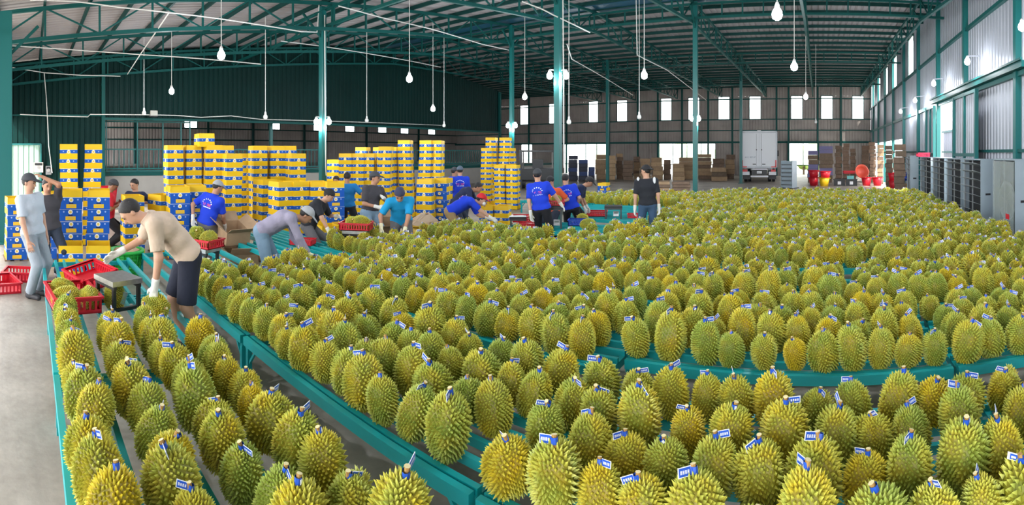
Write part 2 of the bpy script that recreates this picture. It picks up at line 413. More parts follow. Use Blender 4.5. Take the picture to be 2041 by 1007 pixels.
# ---- columns, two of them carrying pairs of lamps
def column(px, r, w, label, z1=None):
    p = at(px, r); T = thing('column', label, 'column', p, kind='structure')
    top = z1 or zroof(max(p.y, -3)) - 0.2
    bar('shaft', p, p + Vector((0, 0, top)), w, w, M_post, T)
    cuboid('base_plate', p + Vector((-w, -w, 0)), p + Vector((w, w, 0.03)), M_post, T)
    s = top - 1.0
    for dx in (-1, 1): bar('knee_brace', p + Vector((0, 0, s)), p + Vector((0, dx * 0.7, top - 0.3)), .06, .06, M_beam, T)
    return p
COL = {}
for key, px, r, w, lab in (('a', 1112, 12.9, 0.155, 'nearest teal steel column with two glowing lamps in the middle'),
                           ('b', 643, 15.3, 0.17, 'teal steel column with two lamps among the carton stacks'),
                           ('c', 1386, 18.1, 0.16, 'teal steel column left of the truck with one lamp'),
                           ('d', 1020, 21.4, 0.15, 'teal steel column with lamps behind the rightmost carton tower'),
                           ('e', 1211, 29.6, 0.16, 'thin teal column in front of the cardboard heaps'),
                           ('f', 1477, 32.0, 0.17, 'teal column at the left edge of the white truck'),
                           ('g', 12, 10.9, 0.26, 'bright teal post at the left edge of the picture'),
                           ('h', 540, 24.0, 0.14, 'pale green pole standing on the dock behind cartons')):
    COL[key] = column(px, r, w, lab, 5.0 if key == 'g' else None)

# ---- lamps
lamp_n = 0
def lamp_light(p, e, parent, rad=0.07):
    l = bpy.data.lights.new('lamp_light', 'POINT'); l.energy = e; l.color = (0.90, 0.95, 1.0); l.shadow_soft_size = rad
    return link('lamp_light', l, parent, Matrix.Translation(p))
BULB = None
def bulb_mesh(m, s):
    return MB().lathe([(0.012 * s, -0.02 * s), (0.03 * s, -0.03 * s), (0.055 * s, -0.07 * s), (0.062 * s, -0.11 * s), (0.05 * s, -0.15 * s), (0.02 * s, -0.17 * s)], 12, 0)
def pendant(px, py, r, label, lit=True, e=100.0, s=1.5):
    z = zy(py, r); p = at(px, r, z + 0.1 * s)
    T = thing('pendant_lamp', label, 'lamp', p)
    bar('cord', p, (p.x, p.y, zroof(p.y) + 0.01), 0.016, 0.016, M_cable, T)
    MB().lathe([(0.012, 0.06), (0.026, 0.05), (0.03 * s, 0.0), (0.028 * s, -0.03 * s)], 10).build('socket', M_sock, T, smooth=True)
    bulb_mesh(None, s).build('bulb', M_bulb if lit else mat('unlit_bulb', (0.75, 0.76, 0.75), 0.3), T, smooth=True)
    if lit: lamp_light(p - Vector((0, 0, 0.22 * s + 0.05)), e, T)
for px, py, r, lab in ((342, 182, 17, 'glowing bulb on a long cord before the dark green wall, leftmost'),
                       (441, 110, 11.5, 'glowing bulb on a long cord high above the left carton stacks'),
                       (816, 157, 14.5, 'glowing bulb hanging above the middle carton wall'),
                       (863, 217, 20, 'lower glowing bulb just right of the middle carton wall'),
                       (1046, 193, 19, 'glowing bulb hanging right of the thin lamp column'),
                       (1284, 150, 14, 'glowing bulb hanging between the two middle columns'),
                       (1549, 28, 8.5, 'large glowing bulb hanging highest above the white truck'),
                       (1583, 133, 13, 'glowing bulb hanging above and right of the truck'),
                       (1606, 193, 20, 'small glowing bulb below a longer cord right of the truck')):
    pendant(px, py, r, lab)
for px, py, r, lab in ((287, 225, 17.5, 'unlit white bulb on a cord by the floodlight box'), (529, 233, 16.5, 'unlit white bulb on a cord left of the column'),
                       (731, 240, 19, 'unlit white bulb on a cord right of the double lamp column'), (885, 250, 22, 'unlit white bulb on a cord at the edge of the green wall'),
                       (1134, 243, 16, 'unlit bulb on a thin cord right of the nearest column'), (1274, 233, 17, 'unlit bulb on a long cord between far windows'),
                       (1626, 243, 26, 'unlit bulb on a yellowish cord before the far right windows')):
    pendant(px, py, r, lab, lit=False, s=1.2)
for px, py, r, lab in ((900, -240, 7.0, 'added glowing bulb above the left racks, out of the picture'), (1500, -500, 4.2, 'added glowing bulb above the nearest racks, out of the picture'),
                       (1900, -420, 4.8, 'added glowing bulb above the near right racks, out of the picture'), (420, -320, 5.4, 'added glowing bulb above the aisle, out of the picture')):
    pendant(px, py, r, lab)  # unseen lamps added above the frame to light the near racks
def fixed_lamp(p, arm_to, label, e=70.0, s=1.3):
    p = Vector(p); T = thing('bracket_lamp', label, 'lamp', p)
    bar('arm', p + Vector((0, 0, .02)), Vector(arm_to), .03, .03, M_steel, T)
    MB().lathe([(0.02, 0.03), (0.032 * s, 0.0), (0.03 * s, -0.03 * s)], 10).build('socket', M_sock, T, smooth=True)
    bulb_mesh(None, s).build('bulb', M_bulb, T, smooth=True)
    lamp_light(p - Vector((0, 0, 0.3)), e, T)
for key, py, dx, lab in (('a', 150, 0.21, 'nearest column'), ('b', 242, 0.19, 'column among the cartons'), ('d', 250, 0.17, 'column behind the rightmost cartons'), ('c', 236, 0.12, 'column left of the truck')):
    c = COL[key]; r = math.hypot(c.x, c.y); z = zy(py, r) + 0.12
    rt = Vector((c.y, -c.x, 0)).normalized()
    for sgn, w in ((-1, 'left'), (1, 'right')):
        fixed_lamp(c + rt * dx * sgn + Vector((0, 0, z)), c + Vector((0, 0, z)), 'glowing lamp on the %s side of the %s' % (w, lab))
for i, (px, py) in enumerate(((2037, 52), (1928, 122), (1861, 166), (1824, 200), (1795, 222))):
    a = th(px); r = (XR - 0.55) / math.sin(a); z = zy(py, r) + 0.12; p = at(px, r, z)
    fixed_lamp(p, (XR - 0.1, p.y + 0.3, z + .1), 'glowing lamp on the right wall, %s from the camera' % ordn(i + 1), 45.0)
p = at(15, 14.7, zy(205, 14.7)); fixed_lamp(p, p + Vector((0, -0.24, .1)), 'glowing lamp at the upper left edge by the front wall', 40.0)

# ---- cables, junction boxes
def cable(pts, label, rad=0.018):
    w = [at(x, r, zy(y, r)) for x, y, r in pts]
    o = MB().tube(w, rad, 5).build('cable', M_cable, None, Matrix()); tag(o, label, 'cable'); return o
cable([(60, 0, 12), (150, 3, 12), (240, 15, 12), (335, 25, 12), (420, 35, 12.5), (520, 50, 13), (600, 63, 14), (632, 64, 15), (636, 10, 15.1)], 'white cable strung across the upper left to the lamp column')
cable([(5, 90, 15), (80, 95, 15.5), (180, 102, 16), (280, 109, 16), (400, 117, 16.5), (520, 128, 17)], 'white cable strung across the roof below the left trusses')
cable([(25, 135, 18), (88, 145, 19.3), (160, 150, 19.4), (240, 152, 19.4)], 'white cable along the foot of the left wall truss')
cable([(88, 145, 19.5), (92, 190, 19.6), (95, 240, 19.7), (97, 290, 19.7), (104, 345, 19.7)], 'white conduit running down the dark green left wall')
cable([(40, 228, 19.6), (95, 231, 19.6), (175, 233, 19.6), (180, 228, 19.6), (290, 229, 19.7), (350, 230, 20), (400, 234, 20.3), (460, 231, 20.8), (520, 238, 21.4), (700, 243, 24), (880, 250, 29)], 'white cable sagging along the bottom of the green wall')
cable([(337, 25, 12), (310, 65, 13), (280, 108, 16), (254, 148, 19)], 'white cable slanting down across the upper left truss')
cable([(675, 12, 13), (760, 35, 14), (860, 58, 15.5), (960, 88, 18), (1014, 100, 20)], 'white conduit crossing the roof from the lamp column rightwards')
cable([(560, 82, 17), (640, 92, 19), (740, 108, 21), (820, 122, 23), (878, 134, 25)], 'white conduit under the roof above the green wall')
cable([(1040, 3, 12.6), (1080, 18, 12.7), (1103, 30, 12.75), (1176, 65, 13.4)], 'white cable reaching the nearest lamp column from the left')
cable([(1130, 88, 18), (1140, 118, 18.5), (1205, 155, 22), (1262, 190, 26)], 'white conduit descending beyond the nearest column')
cable([(1268, 0, 18), (1270, 110, 18), (1330, 140, 21), (1408, 200, 28)], 'white conduit descending under the far trusses')
cable([(1122, 0, 12.8), (1123, 150, 12.8), (1124, 335, 12.8)], 'white conduit clipped to the nearest lamp column')
cable([(647, 30, 15.2), (648, 200, 15.2), (649, 330, 15.2), (650, 350, 15.2)], 'white cables hanging down the column among cartons')
fl = at(306, 19.6, 0); zf = zy(226, 19.6)
T = thing('floodlight', 'small grey floodlight box on the green wall edge', 'floodlight', (fl.x, fl.y, zf - .12))
cuboid('housing', (fl.x, fl.y - .14, zf - .1), (fl.x + .1, fl.y + .14, zf + .1), mat('floodlight_grey', (.45, .45, .4), .5), T)
cuboid('bracket', (fl.x - .15, fl.y - .16, zf - .13), (fl.x + .05, fl.y + .16, zf - .1), M_black, T)
for px, py, w, h, mm, lab in ((77, 334, .36, .40, mat('meter_box', (.62, .60, .52), .6), 'beige electric meter box on the green left wall'), (97, 340, .22, .34, mat('breaker_box', (.16, .17, .18), .5), 'dark breaker box beside the beige meter box')):
    p = at(px, 19.6); z = zy(py, 19.6)
    T = thing('electric_box', lab, 'electric box', (XL + .05, p.y, z - h / 2))
    cuboid('case', (XL + .02, p.y - w / 2, z - h / 2), (XL + .2, p.y + w / 2, z + h / 2), mm, T)
    MB().lathe([(.07, 0), (.07, .02)], 12).build('dial', M_steel, T, Matrix.Translation((XL + .2, p.y, z)) @ Matrix.Rotation(PI / 2, 4, 'Y'))
    cuboid('cover', (XL + .2, p.y - w / 2 + .03, z + h / 2 - .12), (XL + .215, p.y + w / 2 - .03, z + h / 2 - .03), M_black, T)
# ------------------------------------------------------------------ racks
TT = 0.40                                            # height of the rack tops
def rack(x0, x1, y0, y1, rails, label, mid=False):
    T = thing('steel_rack', label, 'rack', ((x0 + x1) / 2, (y0 + y1) / 2, 0), group='teal steel display racks')
    z = TT - 0.03
    for y in rails: bar('slat', (x0, y, z), (x1, y, z), 0.035, 0.05, M_teal, T)
    for y in (y0, y1): bar('edge_rail', (x0, y, z - .005), (x1, y, z - .005), 0.04, 0.07, M_teal, T)
    for x in (x0 + .02, x1 - .02): bar('end_rail', (x, y0, z - .04), (x, y1, z - .04), 0.04, 0.06, M_teal, T)
    for x in (x0 + .03, x1 - .03):
        for y in (y0 + .02, y1 - .02):
            bar('leg', (x, y, 0), (x, y, z - .03), .04, .04, M_teal, T)
            s = 1 if x < (x0 + x1) / 2 else -1
            bar('brace', (x, y, z - .2), (x + s * .14, y, z - .04), .02, .02, M_teal, T)
    return T

# line: name, row y offsets from the front edge, list of (x0, x1, y0 front edge, depth), filled x range per table line
LINES = [
    dict(name='left aisle rack', tabs=[(-7.3, -5.46, .18), (-5.42, -3.54, .18), (-3.5, -1.1, .18)], rows=[.14, .45, .77, 1.06], dep=1.25, fill=[(-4.68, -1.1), (-4.2, -1.1), (-4.15, -1.2), (-3.72, -1.4)]),
    dict(name='nearest rack', tabs=[(-7.76, -5.87, 1.72), (-5.83, -3.9, 1.75), (-3.86, -1.46, 1.76), (-1.42, .97, 1.76), (1.0, 3.4, 1.76)], rows=[.14, .45, .77, 1.1], dep=1.25, fill=[(-5.72, 3.4)] * 2 + [(-5.6, 3.4)] * 2),
    dict(name='second rack', tabs=[(-8.0, -6.2, 3.5), (-6.16, -3.9, 3.16), (-3.86, -1.48, 3.28), (-1.42, .96, 3.5), (1.0, 3.4, 3.5)], rows=[.14, .45, .77, 1.1], dep=1.22, fill=[(-5.9, 3.4), (-5.7, 3.4), (-5.5, 3.4), (-5.3, 3.4)]),
    dict(name='third rack', tabs=[(-8.9, -7.1, 4.0), (-7.0, -4.6, 4.56), (-4.56, -2.1, 4.75), (-2.06, .4, 4.93), (.44, 3.4, 5.0)], rows=[.14, .45, .77, 1.08], dep=1.2, fill=[(-6.95, 3.4)] * 4),
    dict(name='fourth rack', tabs=[(-6.6, -4.2, 6.35), (-4.16, -1.8, 6.5), (-1.76, .7, 6.7), (.74, 3.5, 6.62)], rows=[.14, .45, .77, 1.1], dep=1.25, fill=[(-6.6, 3.5)] * 4),
    dict(name='fifth rack', tabs=[(-6.3, -3.9, 8.55), (-3.86, -1.5, 8.3), (-1.46, .95, 8.35), (1.0, 3.5, 8.3)], rows=[.14, .45, .77, 1.1], dep=1.25, fill=[(-4.3, 3.5), (-4.0, 3.5), (-3.4, 3.5), (-3.2, 3.5)]),
    dict(name='sixth rack', tabs=[(-5.9, -3.9, 10.6), (-3.86, -1.5, 10.1), (-1.46, .95, 10.05), (1.0, 3.5, 10.0)], rows=[.14, .45, .77, 1.1], dep=1.25, fill=[(-3.6, 3.5)] * 4),
    dict(name='seventh rack', tabs=[(-6.6, -3.9, 12.2), (-3.86, -1.5, 11.8), (-1.46, .95, 11.8), (1.0, 3.5, 11.8)], rows=[.14, .45, .77, 1.1], dep=1.25, fill=[(-3.7, 3.5)] * 4),
    dict(name='eighth rack', tabs=[(-9.2, -6.7, 13.6), (-6.6, -3.9, 13.7), (-3.86, -1.5, 13.5), (-1.46, .95, 13.5), (1.0, 3.5, 13.5)], rows=[.14, .45, .77, 1.1], dep=1.25, fill=[(-9.0, 3.5)] * 4),
    dict(name='ninth rack', tabs=[(-9.2, -6.7, 15.3), (-6.6, -3.9, 15.3), (-3.86, -1.5, 15.2), (-1.46, .95, 15.2), (1.0, 3.5, 15.2)], rows=[.14, .45, .77, 1.1], dep=1.25, fill=[(-6.9, 3.5)] * 4),
    dict(name='tenth rack', tabs=[(-6.6, -3.9, 16.9), (-3.86, -1.5, 16.9), (-1.46, .95, 16.9), (1.0, 3.5, 16.9)], rows=[.14, .45, .77, 1.1], dep=1.25, fill=[(-3.8, 3.5)] * 4),
]
AVOID = [(-4.58, 1.5, .3), (-6.35, 3.1, .35), (-6.6, 5.95, .3), (-7.0, 7.3, .35), (-5.3, 8.25, .3)]      # people, filled racks leave room
SPOTS = []
DPTH = {(2, 0): 0.95, (3, 0): 0.85}
for li, Ln in enumerate(LINES):
    for ti, (x0, x1, y0) in enumerate(Ln['tabs']):
        dep = DPTH.get((li, ti), Ln['dep'])
        rails = []
        for o in Ln['rows']:
            for q in ((-.15, .04) if li == 0 else (-.08, .08)):
                if 0.05 < o + q < dep - .03: rails.append(y0 + o + q)
        if li in (1, 2, 3) and ti == 0: rails = [y0 + dep * k / 6 for k in range(1, 6)]
        lab = 'teal slatted steel rack, %s from the left in the %s line' % (ordn(ti + 1), Ln['name'].replace(' rack', ''))
        rack(x0, x1, y0, y0 + dep, rails, lab)
    for ri, o in enumerate(Ln['rows']):
        fa, fb = Ln['fill'][ri]
        x = fa
        while x < fb:
            s = random.triangular(0.74, 1.08, 0.9)
            w = 0.232 * s
            t = next((t for t in Ln['tabs'] if t[0] + .06 < x + w / 2 < t[1] - .06), None)
            if t is None: x += 0.04; continue
            X = x + w / 2; Y = t[2] + o + random.uniform(-.02, .02)
            x += w + random.choice((0.0, 0.0, 0.01, 0.02, 0.05))
            if any(math.hypot(X - a, Y - b) < c for a, b, c in AVOID): continue
            px, py = pix((X, Y, TT + .2))
            if not (-60 < px < 2110 and py < 1085): continue
            SPOTS.append(dict(li=li, ri=ri, X=X, Y=Y, s=s, r=math.hypot(X, Y), px=px, py=py))

# ------------------------------------------------------------------ durians
def durian_geo(nsp, nu, nv, seed, sides=4):
    g = np.random.default_rng(seed)
    a, b = 0.104 * g.uniform(.95, 1.06), 0.135 * g.uniform(.93, 1.08)
    lob = g.uniform(.05, .13); ph = g.uniform(0, 6); tp = g.uniform(-.16, .10); lean = g.uniform(-.1, .1, 2); pw = g.uniform(2.2, 2.7)
    bum = g.normal(size=(5, 3)); bum /= np.linalg.norm(bum, axis=1)[:, None]; ba = g.uniform(-.11, .11, 5)
    def pos(d):
        st = np.sqrt(np.maximum(1 - d[:, 2] ** 2, 0)); phi = np.arctan2(d[:, 1], d[:, 0])
        k = (np.abs(d) ** pw).sum(1) ** (-1 / pw)
        k = k * 0.5 + 0.5
        rr = k * (1 + lob * np.cos(5 * phi + ph) * st ** 1.5)
        for q in range(5): rr = rr * (1 + ba[q] * np.exp(-3 * (1 - d @ bum[q])))
        p = d * rr[:, None] * np.array([a, a, b])
        sc = 1 + tp * d[:, 2]
        p[:, 0] = p[:, 0] * sc + lean[0] * p[:, 2] * .5; p[:, 1] = p[:, 1] * sc + lean[1] * p[:, 2] * .5
        return p
    def nrm(d):
        e = 1e-3; u = np.cross(d, [0.13, 0.31, 0.94]); u /= np.linalg.norm(u, axis=1)[:, None]; w = np.cross(d, u)
        t1 = pos((d + e * u) / np.linalg.norm(d + e * u, axis=1)[:, None]) - pos(d); t2 = pos((d + e * w) / np.linalg.norm(d + e * w, axis=1)[:, None]) - pos(d)
        n = np.cross(t1, t2); return n / np.linalg.norm(n, axis=1)[:, None]
    # skin
    V = []; T = []
    for i in range(nv + 1):
        t = PI * i / nv
        for k in range(nu):
            f = 2 * PI * k / nu; V.append((math.sin(t) * math.cos(f), math.sin(t) * math.sin(f), math.cos(t)))
    V = np.array(V)
    for i in range(nv):
        for k in range(nu):
            p, q = i * nu + k, i * nu + (k + 1) % nu
            if i < nv - 1: T.append((p, p + nu, q + nu))
            if i > 0: T.append((p, q + nu, q))
    P = pos(V); A = np.full(len(P), 0.0)
    # spikes
    i = np.arange(nsp) + .5
    z = 1 - 2 * i / nsp; f = i * 2.399963 + seed
    d = np.stack([np.sqrt(1 - z * z) * np.cos(f), np.sqrt(1 - z * z) * np.sin(f), z], 1)
    d += g.normal(scale=.25 / math.sqrt(nsp), size=d.shape); d /= np.linalg.norm(d, axis=1)[:, None]
    c = pos(d); n = nrm(d)
    area = 4 * PI * a * (a + b) / 2; rad = math.sqrt(area / nsp / PI) * 1.02
    u = np.cross(n, [0.2, 0.1, 0.97]); u /= np.linalg.norm(u, axis=1)[:, None]; w = np.cross(n, u)
    hh = (rad * 2.05 * g.uniform(.8, 1.2, nsp))[:, None]
    tipv = c + n * hh + g.normal(scale=rad * .22, size=c.shape) + np.array([0, 0, rad * .25])
    ring = [c - n * rad * .15 + (u * math.cos(2 * PI * k / sides) + w * math.sin(2 * PI * k / sides)) * rad * g.uniform(.9, 1.1, nsp)[:, None] for k in range(sides)]
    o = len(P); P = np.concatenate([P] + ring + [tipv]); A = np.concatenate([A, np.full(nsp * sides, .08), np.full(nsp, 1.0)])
    idx = np.arange(nsp)
    T = [np.array(T)] + [np.stack([o + k * nsp + idx, o + ((k + 1) % sides) * nsp + idx, o + sides * nsp + idx], 1) for k in range(sides)]
    T = np.concatenate(T)
    lo = pos(V)[:, 2].min(); P[:, 2] -= lo + 0.012; top = pos(np.array([[0, 0, 1.0]]))[0]; top[2] -= lo + .012
    return P, T, A, top

def fast_mesh(name, P, T, mats, mi=None, attrs=None, smooth=None):
    me = bpy.data.meshes.new(name); n = len(T)
    me.vertices.add(len(P)); me.vertices.foreach_set('co', np.asarray(P, np.float32).ravel())
    me.loops.add(3 * n); me.loops.foreach_set('vertex_index', np.asarray(T, np.int32).ravel())
    me.polygons.add(n); me.polygons.foreach_set('loop_start', np.arange(0, 3 * n, 3, dtype=np.int32)); me.polygons.foreach_set('loop_total', np.full(n, 3, np.int32))
    for m in mats: me.materials.append(m)
    if mi is not None: me.polygons.foreach_set('material_index', np.asarray(mi, np.int32))
    if smooth is not None: me.polygons.foreach_set('use_smooth', np.full(n, smooth))
    for k, v in (attrs or {}).items():
        at_ = me.attributes.new(k, 'FLOAT', 'POINT'); at_.data.foreach_set('value', np.asarray(v, np.float32))
    me.update(calc_edges=True); me.validate(); return me

def husk_material():
    m = bpy.data.materials.new('durian_husk'); m.use_nodes = True; nt = m.node_tree; b = nt.nodes['Principled BSDF']; L = nt.links.new
    at_ = nt.nodes.new('ShaderNodeAttribute'); at_.attribute_name = 'tip'
    ar = nt.nodes.new('ShaderNodeAttribute'); ar.attribute_name = 'rnd'
    oi = nt.nodes.new('ShaderNodeObjectInfo'); sp = nt.nodes.new('ShaderNodeSeparateColor'); L(oi.outputs['Color'], sp.inputs[0])
    ad = nt.nodes.new('ShaderNodeMath'); ad.operation = 'ADD'; L(ar.outputs['Fac'], ad.inputs[0]); L(sp.outputs[0], ad.inputs[1])
    ge = nt.nodes.new('ShaderNodeNewGeometry')
    no = nt.nodes.new('ShaderNodeTexNoise'); no.inputs['Scale'].default_value = 9.0; no.inputs['Detail'].default_value = 3
    L(ge.outputs['Position'], no.inputs['Vector'])
    mr = nt.nodes.new('ShaderNodeMapRange'); mr.inputs[1].default_value = .3; mr.inputs[2].default_value = .7; mr.inputs[3].default_value = -.38; mr.inputs[4].default_value = .38
    L(no.outputs['Fac'], mr.inputs[0])
    tn = nt.nodes.new('ShaderNodeMath'); tn.operation = 'ADD'; tn.use_clamp = True; L(ad.outputs[0], tn.inputs[0]); L(mr.outputs[0], tn.inputs[1])
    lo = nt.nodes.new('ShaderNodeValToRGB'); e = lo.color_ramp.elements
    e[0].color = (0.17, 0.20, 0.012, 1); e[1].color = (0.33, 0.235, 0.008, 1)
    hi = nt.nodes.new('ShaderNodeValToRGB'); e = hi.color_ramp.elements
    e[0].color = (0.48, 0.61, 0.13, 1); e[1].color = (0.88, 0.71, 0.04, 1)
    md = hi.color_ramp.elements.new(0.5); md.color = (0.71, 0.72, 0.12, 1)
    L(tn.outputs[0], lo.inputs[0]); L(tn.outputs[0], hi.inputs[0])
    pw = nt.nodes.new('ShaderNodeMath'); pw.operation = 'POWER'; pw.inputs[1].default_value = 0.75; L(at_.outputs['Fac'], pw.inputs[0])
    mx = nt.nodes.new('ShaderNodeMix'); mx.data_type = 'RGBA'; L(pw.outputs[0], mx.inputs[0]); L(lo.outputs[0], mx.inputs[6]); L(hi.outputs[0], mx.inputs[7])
    L(mx.outputs[2], b.inputs['Base Color']); b.inputs['Roughness'].default_value = 0.5
    return m
M_husk = husk_material()
M_stem = mat('durian_stem', (0.42, 0.24, 0.07), 0.7)
M_cut = mat('stem_cut_end', (0.75, 0.66, 0.35), 0.7)
M_tag = mat('blue_tag', (0.015, 0.09, 0.55), 0.35)
M_tagw = mat('white_tag', (0.85, 0.88, 0.92), 0.4)

NV = 9
HERO = []
for k in range(NV):
    P, T, A, top = durian_geo(560, 20, 14, 11 + k, 4)
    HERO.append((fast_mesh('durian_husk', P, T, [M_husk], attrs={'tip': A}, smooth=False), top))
STEM = MB().lathe([(.015, -.012), (.012, 0), (.011, .03), (.013, .04)], 8, 0, cap=False).add([(.013 * math.cos(PI * k / 4), .013 * math.sin(PI * k / 4), .04) for k in range(8)], [tuple(range(8))], 1)
def tag_mb(kind):
    b = MB()
    b.lathe([(.0155, .006), (.0155, .031)], 8, 0, cap=False)
    if kind == 0:                     # band with a flag
        b.box((.014, -.0012, .002), (.074, .0012, .036), 1)
        for s in (-1, 1):
            b.box((.016, s * .0012 if s > 0 else -.0018, .005), (.070, .0018 if s > 0 else -.0012, .0335), 0)
            for i in range(4):
                x = .024 + i * .011
                y0, y1 = (.0018, .0023) if s > 0 else (-.0023, -.0018)
                b.box((x, y0, .013), (x + .0026, y1, .025), 1); b.box((x + .0045, y0, .013), (x + .0071, y1, .025), 1)
                z = .0225 if i % 2 else .0175
                b.box((x + .0026, y0, z), (x + .0045, y1, z + .0025), 1)
    else:                             # band only, white patch round the print
        b.box((-.006, -.0168, .010), (.006, -.0150, .027), 1)
    return b
def mesh_of(mb, name, mats):
    o = mb.build(name, mats, None); me = o.data; bpy.data.objects.remove(o); return me
ME_stem = mesh_of(STEM, 'durian_stem', [M_stem, M_cut])
ME_tag = [mesh_of(tag_mb(k), 'durian_tag', [M_tag, M_tagw]) for k in (0, 1)]

def durian_pose(X, Y, z, s, lay=None):
    M = Matrix.Translation((X, Y, z)) @ Matrix.Rotation(random.uniform(-.2, .2), 4, 'X') @ Matrix.Rotation(random.uniform(-.2, .2), 4, 'Y')
    if lay is not None: M = Matrix.Translation((X, Y, z + .11 * s)) @ Matrix.Rotation(lay[0], 4, 'Z') @ Matrix.Rotation(lay[1], 4, 'Y') @ Matrix.Translation((0, 0, -.13 * s))
    return M @ Matrix.Rotation(random.uniform(0, 6.28), 4, 'Z') @ Matrix.Diagonal((s, s, s * random.uniform(.98, 1.22), 1))
def durian(M, label, rnd, group, tagged=True):
    k = random.randrange(NV); me, top = HERO[k]
    T = tag(link('durian', None, None, M), label, 'durian', group)
    h = link('husk', me, T, M); h.color = (rnd, 0, 0, 1)
    S = M @ Matrix.Translation(Vector(top)) @ Matrix.Rotation(random.uniform(-.3, .3), 4, 'X') @ Matrix.Rotation(random.uniform(-.3, .3), 4, 'Y')
    link('stem', ME_stem, T, S)
    if tagged:
        R = S @ Matrix.Rotation(random.uniform(0, 6.28), 4, 'Z') @ Matrix.Rotation(random.uniform(-.5, .4), 4, 'Y')
        link('tag', ME_tag[0 if random.random() < .8 else 1], T, R)
    return T

vis = sorted([s for s in SPOTS if s['py'] < 1030 and -10 < s['px'] < 2050], key=lambda s: s['r'])
heroes = vis[:296]
hid = set(id(s) for s in heroes)
from collections import defaultdict
rows = defaultdict(list)
for s in heroes: rows[(s['li'], s['ri'])].append(s)
RN = ['front', 'second', 'third', 'back']
TONE = lambda v: 'greenish' if v < .36 else ('yellow-green' if v < .64 else 'golden')
for (li, ri), lst in rows.items():
    lst.sort(key=lambda s: s['px'])
    for i, s in enumerate(lst):
        v = min(1, max(0, random.gauss(.44, .23)))
        where = 'from the far end' if li == 0 else 'from the left'
        lab = '%s durian, %s %s in the %s row of the %s' % (TONE(v), ordn(i + 1), where, RN[ri], LINES[li]['name'])
        durian(durian_pose(s['X'], s['Y'], TT - .012, s['s']), lab, v, 'durians standing on the racks')
# all the others, too many and too far to single out, as one object of real shapes
def lod(nsp, nu, nv, seed, sides):
    P, T, A, top = durian_geo(nsp, nu, nv, seed, sides)
    mi = np.zeros(len(T), int)
    def put(mb):
        nonlocal P, T, A, mi
        v = np.array(mb.v); tri = []; m2 = []
        for f, q in zip(mb.f, mb.mi):
            for k in range(1, len(f) - 1): tri.append((f[0], f[k], f[k + 1])); m2.append(q)
        T = np.concatenate([T, np.array(tri) + len(P)]); P = np.concatenate([P, v + top]); A = np.concatenate([A, np.zeros(len(v))]); mi = np.concatenate([mi, np.array(m2)])
    b = MB(); b.lathe([(.013, -.01), (.012, .04)], 5, 1); put(b)
    b = MB(); g = random.Random(seed); R = Matrix.Rotation(g.uniform(0, 6.28), 4, 'Z') @ Matrix.Rotation(g.uniform(-.5, .4), 4, 'Y')
    b.box((-.014, -.014, .006), (.014, .014, .026), 2, R)
    if seed % 4: b.box((.014, -.0015, .002), (.066, .0015, .034), 3, R); b.box((.019, -.0025, .006), (.054, .0025, .030), 2, R); b.box((.026, -.003, .013), (.048, .003, .022), 3, R)
    put(b)
    return P, T, A, mi
MID = [lod(330, 14, 9, 40 + k, 3) for k in range(8)]
FAR = [lod(170, 10, 7, 60 + k, 3) for k in range(8)]
PP = []; TTs = []; AA = []; RR = []; MI = []; off = 0
for s in SPOTS:
    if id(s) in hid: continue
    P, T, A, mi = random.choice(MID if s['r'] < 8.5 else FAR)
    M = np.array(durian_pose(s['X'], s['Y'], TT - .012, s['s']))
    PP.append(P @ M[:3, :3].T + M[:3, 3]); TTs.append(T + off); AA.append(A); MI.append(mi); RR.append(np.full(len(P), min(1, max(0, random.gauss(.44, .23))))); off += len(P)
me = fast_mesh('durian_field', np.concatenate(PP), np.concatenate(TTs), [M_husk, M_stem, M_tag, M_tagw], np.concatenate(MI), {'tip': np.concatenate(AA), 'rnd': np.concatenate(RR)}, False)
o = tag(link('durian_field', me), 'hundreds of tagged durians standing on the racks farther back', 'durian', kind='stuff'); o.color = (0, 0, 0, 1)
